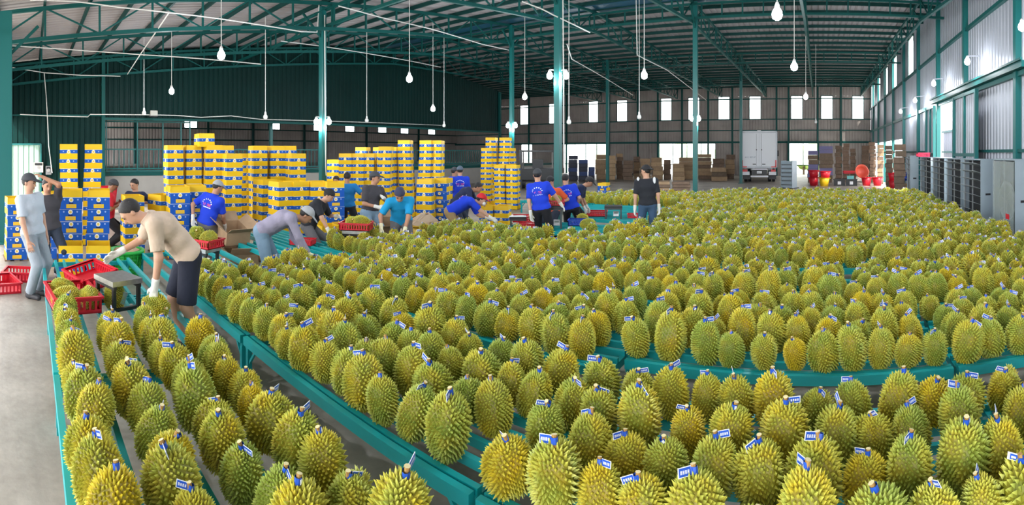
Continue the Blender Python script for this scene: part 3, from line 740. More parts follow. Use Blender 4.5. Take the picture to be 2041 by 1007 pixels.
# ------------------------------------------------------------------ people: one continuous skin grown from a distance field, clothes as children
def fnorm(v): return v / np.linalg.norm(v)
class Field:
    def __init__(s, lo, hi, h):
        s.h = h; s.lo = np.array(lo, float); s.n = np.maximum(np.ceil((np.array(hi) - s.lo) / h).astype(int) + 1, 4)
        s.f = np.full(s.n, 1.0, np.float32)
        s.ax = [s.lo[i] + h * np.arange(s.n[i]) for i in range(3)]
    def sub(s, lo, hi):
        a = np.clip(((lo - s.lo) / s.h).astype(int), 0, s.n - 1); b = np.clip(((hi - s.lo) / s.h).astype(int) + 2, 1, s.n)
        sl = tuple(slice(a[i], b[i]) for i in range(3))
        X, Y, Z = np.meshgrid(*[s.ax[i][sl[i]] for i in range(3)], indexing='ij')
        return sl, X, Y, Z
    def union(s, sl, d, k):
        a = s.f[sl]
        if k > 0:
            hh = np.maximum(k - np.abs(a - d), 0) / k; s.f[sl] = np.minimum(a, d) - hh * hh * k * .25
        else: s.f[sl] = np.minimum(a, d)
    def cap(s, a, b, ra, rb, k=.03, cuts=()):
        a = np.array(a, float); b = np.array(b, float); m = max(ra, rb) + k + 2.5 * s.h
        sl, X, Y, Z = s.sub(np.minimum(a, b) - m, np.maximum(a, b) + m)
        d = b - a; L = max(d @ d, 1e-9)
        t = np.clip(((X - a[0]) * d[0] + (Y - a[1]) * d[1] + (Z - a[2]) * d[2]) / L, 0, 1)
        D = np.sqrt((X - a[0] - t * d[0]) ** 2 + (Y - a[1] - t * d[1]) ** 2 + (Z - a[2] - t * d[2]) ** 2) - (ra + (rb - ra) * t)
        for p, n in cuts: D = np.maximum(D, (X - p[0]) * n[0] + (Y - p[1]) * n[1] + (Z - p[2]) * n[2])
        s.union(sl, D, k)
    def ell(s, c, rad, R, k=.02, cuts=()):       # R: three unit axes as rows
        c = np.array(c, float); m = max(rad) + k + 2.5 * s.h
        sl, X, Y, Z = s.sub(c - m, c + m)
        q = [(X - c[0]) * R[i][0] + (Y - c[1]) * R[i][1] + (Z - c[2]) * R[i][2] for i in range(3)]
        k0 = np.sqrt(sum((q[i] / rad[i]) ** 2 for i in range(3))); k1 = np.sqrt(sum((q[i] / rad[i] ** 2) ** 2 for i in range(3))) + 1e-9
        D = k0 * (k0 - 1) / k1
        for p, n in cuts: D = np.maximum(D, (X - p[0]) * n[0] + (Y - p[1]) * n[1] + (Z - p[2]) * n[2])
        s.union(sl, D, k)
    def cut(s, p, n):
        X, Y, Z = np.meshgrid(*s.ax, indexing='ij')
        s.f = np.maximum(s.f, ((X - p[0]) * n[0] + (Y - p[1]) * n[1] + (Z - p[2]) * n[2]).astype(np.float32))
    def mesh(s):                                   # naive surface nets
        f = s.f; f[0] = f[-1] = 1; f[:, 0] = f[:, -1] = 1; f[:, :, 0] = f[:, :, -1] = 1
        neg = f < 0; n = f.shape
        c = [(i, j, k) for i in (0, 1) for j in (0, 1) for k in (0, 1)]
        sh = lambda a, o: a[o[0]:n[0] - 1 + o[0], o[1]:n[1] - 1 + o[1], o[2]:n[2] - 1 + o[2]]
        cnt = sum(sh(neg, o).astype(np.int8) for o in c); act = (cnt > 0) & (cnt < 8)
        ids = np.full(act.shape, -1, np.int64); cells = np.argwhere(act); ids[act] = np.arange(len(cells))
        acc = np.zeros((len(cells), 3)); num = np.zeros(len(cells))
        val = {o: sh(f, o)[act].astype(float) for o in c}
        for ai in range(3):
            for o in c:
                if o[ai]: continue
                q = list(o); q[ai] = 1; q = tuple(q)
                a, b = val[o], val[q]; m = (a < 0) != (b < 0)
                t = np.zeros(len(a)); t[m] = a[m] / (a[m] - b[m])
                p = np.tile(np.array(o, float), (len(a), 1)); p[:, ai] = t
                acc[m] += p[m]; num[m] += 1
        V = s.lo + (cells + acc / num[:, None]) * s.h
        Q = []
        for ai in range(3):
            u, w = (ai + 1) % 3, (ai + 2) % 3
            a = [slice(None)] * 3; b = [slice(None)] * 3; a[ai] = slice(0, -1); b[ai] = slice(1, None)
            e = np.argwhere(neg[tuple(a)] != neg[tuple(b)])
            e = e[(e[:, u] > 0) & (e[:, w] > 0)]
            if not len(e): continue
            fl = neg[e[:, 0], e[:, 1], e[:, 2]]
            def g(du, dw):
                r = e.copy(); r[:, u] -= du; r[:, w] -= dw; return ids[r[:, 0], r[:, 1], r[:, 2]]
            q = np.stack([g(1, 1), g(0, 1), g(0, 0), g(1, 0)], 1); q[~fl] = q[~fl][:, ::-1]
            Q.append(q)
        return V, np.concatenate(Q)

def quads_mesh(name, V, Q, m, smooth=True):
    T = np.concatenate([Q[:, [0, 1, 2]], Q[:, [0, 2, 3]]])
    return fast_mesh(name, V, T, [m], smooth=smooth)

def ik(a, t, l1, l2, pole):
    d = t - a; L = np.linalg.norm(d)
    if L > (l1 + l2) * .995: d = d / L * (l1 + l2) * .995; t = a + d; L = (l1 + l2) * .995
    x = d / L; p = pole - x * (pole @ x); p = fnorm(p)
    c = (l1 * l1 + L * L - l2 * l2) / (2 * l1 * L); c = min(1, max(-1, c))
    return a + x * l1 * c + p * l1 * math.sqrt(1 - c * c), t

def hand_field(F_, wr, fd, pn, S, side, curl=.5, inf=0.0):
    fd = fnorm(fd); pn = fnorm(pn - fd * (pn @ fd)); sd = np.cross(fd, pn) * side     # sd points to the thumb side
    k = .008
    F_.cap(wr - fd * .03 * S, wr + fd * .02 * S, (.027 + inf) * S, (.026 + inf) * S, .012)
    for o in (-.026, -.009, .009, .026):
        F_.cap(wr + fd * .02 * S + sd * o * .6 * S, wr + fd * .085 * S + sd * o * S, (.0145 + inf) * S, (.0125 + inf) * S, .014)
    for o, L, sp in ((.028, .068, .12), (.0095, .076, .03), (-.0095, .070, -.06), (-.028, .056, -.16)):
        b = wr + fd * .088 * S + sd * o * S; dr = fnorm(fd + sd * sp); c1 = fnorm(dr * math.cos(curl * .6) + pn * math.sin(curl * .6)); c2 = fnorm(dr * math.cos(curl * 1.5) + pn * math.sin(curl * 1.5))
        m = b + c1 * L * .5 * S; e = m + c2 * L * .5 * S
        F_.cap(b, m, (.0095 + inf) * S, (.0088 + inf) * S, k); F_.cap(m, e, (.0088 + inf) * S, (.0072 + inf) * S, k * .5)
    b = wr + fd * .025 * S + sd * .024 * S; m = b + fnorm(fd * .7 + sd * .75 + pn * .3) * .042 * S; e = m + fnorm(fd * .95 + sd * .3 + pn * .35) * .036 * S
    F_.cap(b, m, (.0135 + inf) * S, (.0105 + inf) * S, k * 1.4); F_.cap(m, e, (.0105 + inf) * S, (.008 + inf) * S, k * .6)

M_eye = mat('dark_eye', (0.02, 0.014, 0.012), 0.25)
M_lip = mat('lips', (0.34, 0.12, 0.10), 0.5)
M_glove = mat('white_knit_glove', (0.80, 0.79, 0.74), 0.9, bump=.25, bscale=180)
M_glovey = mat('cream_knit_glove', (0.80, 0.76, 0.52), 0.9, bump=.25, bscale=180)
M_hair = mat('black_hair', (0.012, 0.011, 0.012), 0.5, bump=.4, bscale=220)
M_pink = mat('pink_print', (0.78, 0.13, 0.42), 0.6)
M_wprint = mat('white_print', (0.75, 0.85, 0.98), 0.6)
SK = [mat('skin_tan', (0.46, 0.235, 0.145), 0.5), mat('skin_light', (0.58, 0.33, 0.225), 0.5), mat('skin_brown', (0.33, 0.16, 0.095), 0.5)]
ELL = None
def ell_mesh():
    global ELL
    if ELL is None:
        mb = MB().lathe([(max(.001, math.sin(PI * i / 8)), -math.cos(PI * i / 8)) for i in range(9)], 10); ELL = mesh_of(mb, 'ellipsoid', [M_eye])
        ELL.polygons.foreach_set('use_smooth', [True] * len(ELL.polygons))
    return ELL
def part_ell(name, c, rad, R, m, parent):
    me = ell_mesh().copy(); me.materials.clear(); me.materials.append(m)
    M = Matrix(((R[0][0] * rad[0], R[1][0] * rad[1], R[2][0] * rad[2], c[0]), (R[0][1] * rad[0], R[1][1] * rad[1], R[2][1] * rad[2], c[1]), (R[0][2] * rad[0], R[1][2] * rad[1], R[2][2] * rad[2], c[2]), (0, 0, 0, 1)))
    return link(name, me, parent, M)

def person(label, r, hip, neck, face, hands, shirt, pants, head=(0, 0), S=1.0, sleeve=.85, gloves=None, cap=None, hair=True, skin=0, shorts=False, feet=None, dn=0.0, logo=False, hcurl=.5, tuck=False, shoe=(.03, .03, .035), mask=False, collar=True, poles=None, bill=1, fdir=None):
    V3 = lambda v: np.array(v, float)
    hp = V3(at(hip[0], r, zy(hip[1], r))); nk = V3(at(neck[0], r + dn, zy(neck[1], r + dn)))
    up = V3((0, 0, 1))
    def fwd(deg, px):
        a = th(px); d = V3((math.sin(a), math.cos(a), 0)); rt = V3((math.cos(a), -math.sin(a), 0)); q = math.radians(deg)
        return -d * math.cos(q) + rt * math.sin(q)
    f = fwd(face, hip[0]); R_ = np.cross(f, up)
    tl = .50 * S; td = fnorm(nk - hp); hp = nk - td * tl
    bk = fnorm(np.cross(R_, td)) * -1                        # front of the torso
    fr = np.cross(up, R_); fr = fnorm(fr)
    front = np.cross(td, R_); front = fnorm(front) if front @ f >= -.2 else -fnorm(front)
    if td @ f > .8: front = -up if (np.cross(td, R_) @ up) > 0 else fnorm(np.cross(td, R_))
    front = fnorm(f - td * (f @ td)) if abs(f @ td) < .95 else -up
    sideR = fnorm(np.cross(front, td)); sideR = sideR if sideR @ R_ > 0 else -sideR
    arch = -front * (.045 * S * min(1, max(0, td @ f) * 1.6))   # rounded back when bending
    waist = hp + td * .17 * S + arch * .6; chest = hp + td * .34 * S + arch; shc = hp + td * .445 * S + arch * .3
    sh = [shc + sideR * .175 * S, shc - sideR * .175 * S]
    hj = [hp + sideR * .09 * S - up * .03 * S, hp - sideR * .09 * S - up * .03 * S]
    # head
    hf0 = fwd(face + head[1], hip[0]); pit = math.radians(head[0])
    hf = hf0 * math.cos(pit) - up * math.sin(pit); hu = up * math.cos(pit) + hf0 * math.sin(pit); hr = np.cross(hf, hu)
    bd = min(1, max(0, td @ f)); hd = nk + td * .02 * S + fnorm(hu * .75 * (1 - bd) + td * .35 + f * .8 * bd) * .140 * S
    HR = (hr, hf, hu)
    # legs
    L1, L2 = .42 * S, .42 * S; kn = []; an = []
    for i, sg in ((0, 1), (1, -1)):
        ft = V3((hp[0], hp[1], .08 * S)) + R_ * sg * .12 * S + f * (.05 if i else -.04) - f * (.10 * max(0, td @ f)) if feet is None else V3(feet[i]) + V3((0, 0, .08 * S))
        k_, a_ = ik(hj[i], ft, L1, L2, f + R_ * sg * .15); kn.append(k_); an.append(a_)
    # arms
    el = []; wr = []; hdir = []
    for i, sg in ((0, 1), (1, -1)):
        hx, hy, dr = hands[i]; t = V3(at(hx, r + dr, zy(hy, r + dr)))
        pole = (poles[i] if poles else None)
        pole = V3(pole) if pole is not None else (-f * .6 + R_ * sg * .7 - up * .3)
        tt = t + fnorm(sh[i] - t) * .08 * S
        e_, w_ = ik(sh[i], tt, .285 * S, .255 * S, pole); el.append(e_); wr.append(w_)
        dd = fnorm(w_ - e_); hdir.append(dd if fdir is None or fdir[i] is None else fnorm(dd * .5 + V3(fdir[i])))
    pts = np.array([hp, nk, hd, *sh, *el, *wr, *kn, *an]); lo = pts.min(0) - .26 * S; hi = pts.max(0) + .26 * S; lo[2] = min(lo[2], -.02)
    h = .011 if r < 6 else (.014 if r < 8.2 else .018)
    def torso(F_, g, k=.05):
        F_.cap(hp + sideR * .085 * S, hp - sideR * .085 * S, (.098 + g) * S, (.098 + g) * S, k)
        F_.cap(waist + sideR * .065 * S, waist - sideR * .065 * S, (.095 + g) * S, (.095 + g) * S, k)
        F_.cap(chest + sideR * .085 * S, chest - sideR * .085 * S, (.103 + g) * S, (.103 + g) * S, k)
        F_.cap(hp, chest, (.10 + g) * S, (.10 + g) * S, k)
        F_.cap(sh[0], sh[1], (.055 + g) * S, (.055 + g) * S, k); F_.cap(chest, nk, (.07 + g) * S, (.045 + g) * S, k)
    B = Field(lo, hi, h); torso(B, 0)
    for i in (0, 1):
        B.cap(sh[i], el[i], .050 * S, .040 * S, .03); B.cap(el[i], wr[i], .041 * S, .027 * S, .02)
        B.cap(hj[i], kn[i], .084 * S, .055 * S, .04); B.cap(kn[i], an[i], .054 * S, .034 * S, .03)
        B.cap(an[i] - up * .045 * S, an[i] - up * .055 * S + f * .13 * S, .035 * S, .028 * S, .02)
    B.cap(nk - td * .03, hd - hu * .06 * S - hf * .015 * S, .056 * S, .052 * S, .03)
    B.ell(hd + hu * .025 * S - hf * .008 * S, (.074 * S, .094 * S, .088 * S), HR, .02)
    B.ell(hd - hu * .045 * S + hf * .022 * S, (.058 * S, .064 * S, .068 * S), HR, .03)
    B.cap(hd + hf * .088 * S - hu * .005 * S, hd + hf * .104 * S - hu * .032 * S, .010 * S, .014 * S, .016)
    B.cap(hd + hf * .080 * S + hu * .022 * S + hr * .035 * S, hd + hf * .080 * S + hu * .022 * S - hr * .035 * S, .012 * S, .012 * S, .02)
    for sg in (1, -1): B.ell(hd + hr * sg * .076 * S - hf * .012 * S - hu * .005 * S, (.012 * S, .018 * S, .032 * S), HR, .008)
    V, Q = B.mesh()
    pn = [None, None]
    for i, sg in ((0, 1), (1, -1)):
        pn[i] = -R_ * sg * .8 - f * .3 - up * .4
        if not gloves:
            Hf = Field(wr[i] - .22 * S, wr[i] + .22 * S, .0065 if r < 9 else .009); hand_field(Hf, wr[i] + hdir[i] * .01, hdir[i], pn[i], S, sg, hcurl)
            v2, q2 = Hf.mesh(); Q = np.concatenate([Q, q2 + len(V)]); V = np.concatenate([V, v2])
    base = (hp[0], hp[1], 0)
    T = thing('person', label, 'person', base)
    I = Matrix()
    link('body', quads_mesh('body', V, Q, SK[skin]), T, I)
    # shirt
    Fs = Field(lo, hi, h); torso(Fs, .020, .055)
    hem = hp - td * (.035 if not tuck else -.05) * S
    X, Y, Z = np.meshgrid(*Fs.ax, indexing='ij')
    Fs.f = np.maximum(Fs.f, (-((X - hem[0]) * td[0] + (Y - hem[1]) * td[1] + (Z - hem[2]) * td[2])).astype(np.float32))
    nc = nk + td * .012 * S; Fs.f = np.maximum(Fs.f, ((X - nc[0]) * td[0] + (Y - nc[1]) * td[1] + (Z - nc[2]) * td[2]).astype(np.float32))
    for i in (0, 1):
        if sleeve <= 1:
            e = sh[i] + (el[i] - sh[i]) * sleeve; d = fnorm(el[i] - sh[i]); Fs.cap(sh[i], e + d * .08, .068 * S, .063 * S, .03, [(e, d)])
        else:
            Fs.cap(sh[i], el[i], .068 * S, .054 * S, .03); d = fnorm(wr[i] - el[i]); Fs.cap(el[i], wr[i] + d * .04, .054 * S, .038 * S, .02, [(wr[i], d)])
    if collar: Fs.cap(nk - td * .01 * S, nk + td * .035 * S + front * .005, .070 * S, .066 * S, .012, [(nk + td * .035 * S, td)])
    V, Q = Fs.mesh(); so = link('shirt', quads_mesh('shirt', V, Q, shirt), T, I)
    if logo:                                                 # printed emblem on the back: arc of marks over two lines of lettering, lying on the cloth
        mb = MB(); oc = shc - td * .13 * S
        def on_cloth(u, v):
            p = oc + sideR * u + td * v - front * .3
            for _ in range(40):
                ix = ((p - Fs.lo) / Fs.h); ii = np.clip(ix.astype(int), 0, Fs.n - 2); d_ = float(Fs.f[ii[0], ii[1], ii[2]])
                if d_ < .006: break
                p = p + front * max(.004, min(d_ * .8, .03))
            return p - front * .006
        def patch(u0, v0, u1, v1, mi):
            mb.add([on_cloth(u0, v0), on_cloth(u1, v0), on_cloth(u1, v1), on_cloth(u0, v1)], [(0, 1, 2, 3)], mi)
        for k in range(7):
            a = PI * (.06 + .88 * k / 6); u, v = .105 * math.cos(a), .02 + .085 * math.sin(a); patch(u - .012, v - .010, u + .012, v + .010, 1)
        for k in range(7):
            if k == 3: continue
            u = -.098 + k * .030
            patch(u, -.02, u + .008, .030, 0); patch(u + .014, -.02, u + .022, .030, 0); patch(u + .008, .002 if k % 2 else .022, u + .014, .010 if k % 2 else .030, 0)
        for k in range(6): patch(-.10 + k * .034, -.05, -.10 + k * .034 + .028, -.032, 1)
        mb.build('back_print', [M_pink, M_wprint], T, I)
    # trousers
    Fp = Field(lo, hi, h); g = .018
    Fp.cap(hp + sideR * .085 * S, hp - sideR * .085 * S, (.104 + g * .5) * S, (.104 + g * .5) * S, .05)
    Fp.cap(hp, waist, (.10 + g * .5) * S, (.095 + g * .5) * S, .05); Fp.cap(waist + sideR * .06 * S, waist - sideR * .06 * S, .103 * S, .103 * S, .05)
    wc = hp + td * .09 * S; X, Y, Z = np.meshgrid(*Fp.ax, indexing='ij')
    Fp.f = np.maximum(Fp.f, ((X - wc[0]) * td[0] + (Y - wc[1]) * td[1] + (Z - wc[2]) * td[2]).astype(np.float32))
    for i in (0, 1):
        d = fnorm(kn[i] - hj[i]); d2 = fnorm(an[i] - kn[i])
        if shorts:
            Fp.cap(hj[i], kn[i] + d * .1, .102 * S, .086 * S, .03, [(kn[i] - d * .03, d)])
        else:
            Fp.cap(hj[i], kn[i], .100 * S, .076 * S, .035); e = an[i] - d2 * .0; Fp.cap(kn[i], e + d2 * .1, .075 * S, .066 * S, .02, [(e, d2)])
    V, Q = Fp.mesh(); link('trousers' if not shorts else 'shorts', quads_mesh('trousers', V, Q, pants), T, I)
    for i in (0, 1):
        Fo = Field(an[i] - .22, an[i] + .24, .012); a0 = an[i] - up * .04 * S
        fl = [(V3((0, 0, .004)), V3((0, 0, -1)))]
        Fo.cap(a0 - f * .03 * S, a0 - up * .005 + f * .15 * S, .045 * S, .038 * S, .02, fl); Fo.cap(a0, an[i] + up * .01, .044 * S, .044 * S, .02, [(an[i] + up * .02, up)])
        V, Q = Fo.mesh(); link('shoe', quads_mesh('shoe', V, Q, mat('shoe_%d' % int(shoe[0] * 100), shoe, .6)), T, I)
    if gloves:
        for i, sg in ((0, 1), (1, -1)):
            Hf = Field(wr[i] - .24 * S, wr[i] + .24 * S, .0075 if r < 9 else .010)
            hand_field(Hf, wr[i] + hdir[i] * .01, hdir[i], pn[i], S, sg, hcurl, .0025)
            Hf.cap(wr[i] - fnorm(wr[i] - el[i]) * .05 * S, wr[i] + hdir[i] * .02, .036 * S, .031 * S, .01)
            V, Q = Hf.mesh(); link('glove', quads_mesh('glove', V, Q, gloves), T, I)
    # hair, cap, face
    if hair:
        Fh = Field(hd - .2 * S, hd + .2 * S, .010 if r < 9 else .013)
        n1 = -(hu * .72 - hf * .69); Fh.ell(hd + hu * .028 * S - hf * .012 * S, (.083 * S, .102 * S, .098 * S), HR, 0, [(hd + hu * .055 * S + hf * .055 * S, n1), (hd - hu * .045 * S, -hu)])
        V, Q = Fh.mesh(); link('hair', quads_mesh('hair', V, Q, M_hair if hair is True else hair), T, I)
    if cap:
        Fc = Field(hd - .28 * S, hd + .28 * S, .010 if r < 9 else .013); c0 = hd + hu * .03 * S - hf * .01 * S
        Fc.ell(c0, (.092 * S, .110 * S, .108 * S), HR, 0, [(hd + hu * .035 * S, -fnorm(hu - hf * .12))])
        if bill: Fc.ell(hd + hu * .045 * S + hf * .115 * bill * S, (.074 * S, .085 * S, .011 * S), (hr, fnorm(hf * bill - hu * .25), fnorm(hu + hf * bill * .25)), .012)
        V, Q = Fc.mesh(); link('cap', quads_mesh('cap', V, Q, cap), T, I)
    for sg in (1, -1):
        part_ell('eye', hd + hf * .0835 * S + hr * sg * .032 * S + hu * .006 * S, (.013 * S, .006 * S, .0055 * S), HR, M_eye, T)
        part_ell('eyebrow', hd + hf * .088 * S + hr * sg * .034 * S + hu * .027 * S, (.019 * S, .006 * S, .0045 * S), HR, M_hair, T)
    if mask: part_ell('face_mask', hd + hf * .062 * S - hu * .045 * S, (.060 * S, .05 * S, .05 * S), HR, M_white, T)
    else: part_ell('mouth', hd + hf * .085 * S - hu * .062 * S, (.023 * S, .006 * S, .006 * S), HR, M_lip, T)
    return dict(wr=wr, hd=hd, T=T)

def cloth(name, col, b=.22): return mat(name, col, 0.85, bump=min(1, b * 2.6), bscale=11)
K_royal = cloth('royal_blue_polo', (0.006, 0.045, 0.62)); K_cyan = cloth('cyan_polo', (0.005, 0.30, 0.62)); K_beige = cloth('beige_polo', (0.56, 0.44, 0.34), .35)
K_lilac = cloth('lilac_grey_shirt', (0.30, 0.28, 0.38), .4); K_pale = cloth('pale_blue_tee', (0.50, 0.57, 0.66)); K_dark = cloth('charcoal_tee', (0.055, 0.052, 0.062)); K_black = cloth('black_tee', (0.015, 0.018, 0.026))
K_navy = cloth('navy_shirt', (0.016, 0.026, 0.075)); K_redc = cloth('red_shirt', (0.60, 0.012, 0.035)); K_orange = cloth('orange_shirt', (0.75, 0.11, 0.03)); K_lblue = cloth('bright_blue_shirt', (0.01, 0.20, 0.55))
J_light = cloth('light_jeans', (0.20, 0.31, 0.43), .3); J_pale = cloth('pale_grey_jeans', (0.30, 0.35, 0.40), .3); J_dark = cloth('dark_jeans', (0.022, 0.032, 0.055)); J_khaki = cloth('khaki_trousers', (0.33, 0.23, 0.11)); J_grey = cloth('grey_trousers', (0.13, 0.13, 0.14)); J_navy = cloth('navy_shorts', (0.012, 0.016, 0.035)); J_blk = cloth('black_trousers', (0.014, 0.014, 0.02)); J_blue = cloth('blue_jeans', (0.05, 0.10, 0.19), .3)
C_grey = mat('dark_grey_cap', (0.05, 0.055, 0.065), .8); C_lgrey = mat('light_grey_cap', (0.36, 0.38, 0.41), .85); C_black = mat('black_cap', (0.018, 0.018, 0.022), .8); C_red = mat('red_cap', (0.55, 0.012, 0.02), .7); C_navy = mat('navy_cap', (0.035, 0.04, 0.085), .8)

PEOPLE = [
 dict(label='standing man in pale blue tee, grey jeans and dark cap at left', r=6.8, hip=(67, 474), neck=(58, 388), face=48, hands=((62, 515, -.34), (99, 500, .16)), shirt=K_pale, pants=J_pale, head=(6, 14), cap=C_grey, hair=True, skin=1, collar=False, S=1.0, sleeve=.8, feet=(onp(60, 595, 0), onp(77, 588, 0))),
 dict(label='man in charcoal tee holding his hand to his head behind first man', r=7.9, hip=(99, 462), neck=(94, 390), face=20, hands=((92, 488, -.1), (82, 346, -.12)), shirt=K_dark, pants=J_dark, head=(14, 0), skin=0, collar=False, poles=(None, (0.1, 1.0, -.5)), shoe=(.5, .45, .5)),
 dict(label='man in red shirt and dark beanie bending behind the blue cartons', r=10.1, hip=(213, 446), neck=(218, 384), face=95, hands=((240, 415, -.1), (244, 408, .1)), shirt=K_redc, pants=J_blk, head=(38, 0), cap=C_grey, bill=0, skin=2, collar=False),
 dict(label='man in navy shirt with short black hair behind the yellow carton', r=10.4, hip=(271, 450), neck=(270, 383), face=-35, hands=((248, 400, -.1), (282, 412, -.1)), shirt=K_navy, pants=J_dark, head=(18, -10), skin=1, collar=False),
 dict(label='man in beige polo and navy shorts leaning over the near rack', r=4.85, hip=(368, 500), neck=(293, 436), face=-82, hands=((226, 515, .25), (309, 588, -.22)), shirt=K_beige, pants=J_navy, head=(48, 4), shorts=True, gloves=M_glove, skin=1, sleeve=.8, hcurl=.35, dn=-.05, S=1.06, feet=((-4.72, 1.48, 0), (-4.50, 1.62, 0))),
 dict(label='man in royal blue polo and grey cap packing beside left cartons', r=9.0, hip=(411, 447), neck=(427, 390), face=138, hands=((450, 462, .15), (380, 443, .0)), shirt=K_royal, pants=J_grey, head=(24, -25), cap=C_lgrey, skin=0, gloves=M_glove, logo=True),
 dict(label='man in lilac grey long sleeves and grey cap stooping over racks', r=7.0, hip=(508, 466), neck=(588, 434), face=84, hands=((622, 520, -.15), (610, 512, .12)), shirt=K_lilac, pants=J_light, head=(42, 0), cap=C_lgrey, skin=0, sleeve=1.2, gloves=M_glovey, hcurl=.3),
 dict(label='man in black tee and backward cap reaching toward a red crate', r=9.05, hip=(617, 446), neck=(643, 402), face=66, hands=((664, 482, -.3), (678, 437, .1)), shirt=K_black, pants=J_grey, head=(32, 0), cap=C_black, bill=-1, skin=1, gloves=M_glove, collar=False),
 dict(label='man in charcoal tee, dark cap and jeans before the carton wall', r=9.5, hip=(736, 428), neck=(745, 372), face=38, hands=((757, 420, -.2), (768, 402, .0)), shirt=K_dark, pants=J_light, head=(4, 30), cap=C_grey, skin=0, gloves=M_glove, tuck=True),
 dict(label='man in cyan polo and navy cap leaning forward over the durians', r=8.9, hip=(800, 442), neck=(797, 398), face=0, hands=((757, 462, -.55), (804, 472, -.55)), shirt=K_cyan, pants=J_grey, head=(36, 0), bill=-1, cap=C_navy, skin=0, gloves=M_glovey, hcurl=.25, dn=-.35, fdir=((0, -.2, -1), (0, -.2, -1))),
 dict(label='man in bright blue shirt seen from behind left of carton wall', r=11.8, hip=(692, 410), neck=(692, 367), face=165, hands=((712, 380, .0), (676, 400, .1)), shirt=K_lblue, pants=J_dark, head=(10, 0), skin=0, collar=False),
 dict(label='dark haired man behind the front cartons beside bright blue shirt', r=12.9, hip=(671, 420), neck=(671, 372), face=-20, hands=((664, 410, .0), (684, 410, .0)), shirt=K_dark, pants=J_dark, head=(20, 0), skin=0, collar=False),
 dict(label='man in royal blue polo and grey blue cap, back turned, before tower', r=13.2, hip=(918, 402), neck=(917, 353), face=178, hands=((936, 404, .1), (899, 404, .1)), shirt=K_royal, pants=J_dark, head=(4, 0), cap=mat('slate_cap', (.10, .14, .20), .8), skin=1, logo=True),
 dict(label='man half hidden at the left of the turned blue polo', r=13.9, hip=(903, 402), neck=(905, 354), face=120, hands=((900, 404, .1), (910, 404, .1)), shirt=K_royal, pants=J_dark, head=(8, 0), cap=C_grey, skin=0),
 dict(label='man in dark navy shirt stooping behind the red cap', r=11.6, hip=(905, 408), neck=(941, 379), face=78, hands=((962, 412, -.1), (968, 408, .1)), shirt=K_navy, pants=J_dark, head=(30, 0), skin=0, sleeve=1.2, collar=False),
 dict(label='man in red cap, white mask and royal blue polo bending right', r=9.9, hip=(884, 428), neck=(944, 402), face=82, hands=((988, 442, -.1), (980, 440, .12)), shirt=K_royal, pants=J_khaki, head=(22, 0), cap=C_red, skin=1, gloves=M_glove, mask=True, logo=True),
 dict(label='man in royal blue polo and dark cap, back turned, mid racks', r=10.0, hip=(1079, 414), neck=(1072, 365), face=162, hands=((1124, 415, .15), (1058, 436, -.05)), shirt=K_royal, pants=J_blk, head=(2, 8), cap=C_grey, skin=1, gloves=M_glove, logo=True),
 dict(label='man in orange red shirt and black cap beyond the blue polo', r=11.4, hip=(1101, 424), neck=(1099, 376), face=-25, hands=((1092, 410, -.15), (1112, 414, -.15)), shirt=K_orange, pants=J_dark, head=(24, -10), cap=C_black, skin=1),
 dict(label='bareheaded man in royal blue polo and black trousers, back turned', r=11.5, hip=(1138, 412), neck=(1128, 371), face=172, hands=((1152, 416, .1), (1112, 410, .1)), shirt=K_royal, pants=J_blk, head=(12, -10), skin=1, logo=True),
 dict(label='man in navy tee and black cap stooping to the right', r=12.1, hip=(1143, 402), neck=(1164, 371), face=80, hands=((1166, 422, -.1), (1172, 420, .15)), shirt=K_navy, pants=J_blk, head=(34, 0), cap=C_black, skin=0, gloves=M_glove, collar=False),
 dict(label='man in black tee with white shoulders and backward cap, back turned', r=10.3, hip=(1291, 404), neck=(1288, 357), face=186, hands=((1316, 430, -.02), (1264, 430, -.02)), shirt=K_black, pants=J_blue, head=(4, 52), cap=C_black, bill=-1, skin=1, gloves=M_glove, collar=False),
]
POS = [person(**d) for d in PEOPLE]
# white shoulder patches on the black tee
q = POS[-1]; d = PEOPLE[-1]; c = at(1288, 10.3, zy(365, 10.3))
for sgn in (1, -1):
    a = th(1288); rt = np.array((math.cos(a), -math.sin(a), 0)); fw = np.array((math.sin(a), math.cos(a), 0))
    part_ell('shoulder_patch', np.array(c) + rt * sgn * .165 - fw * .035 + np.array((0, 0, .045)), (.035, .055, .085), (rt, fw, np.array((0, 0, 1.0))), M_white, q['T'])
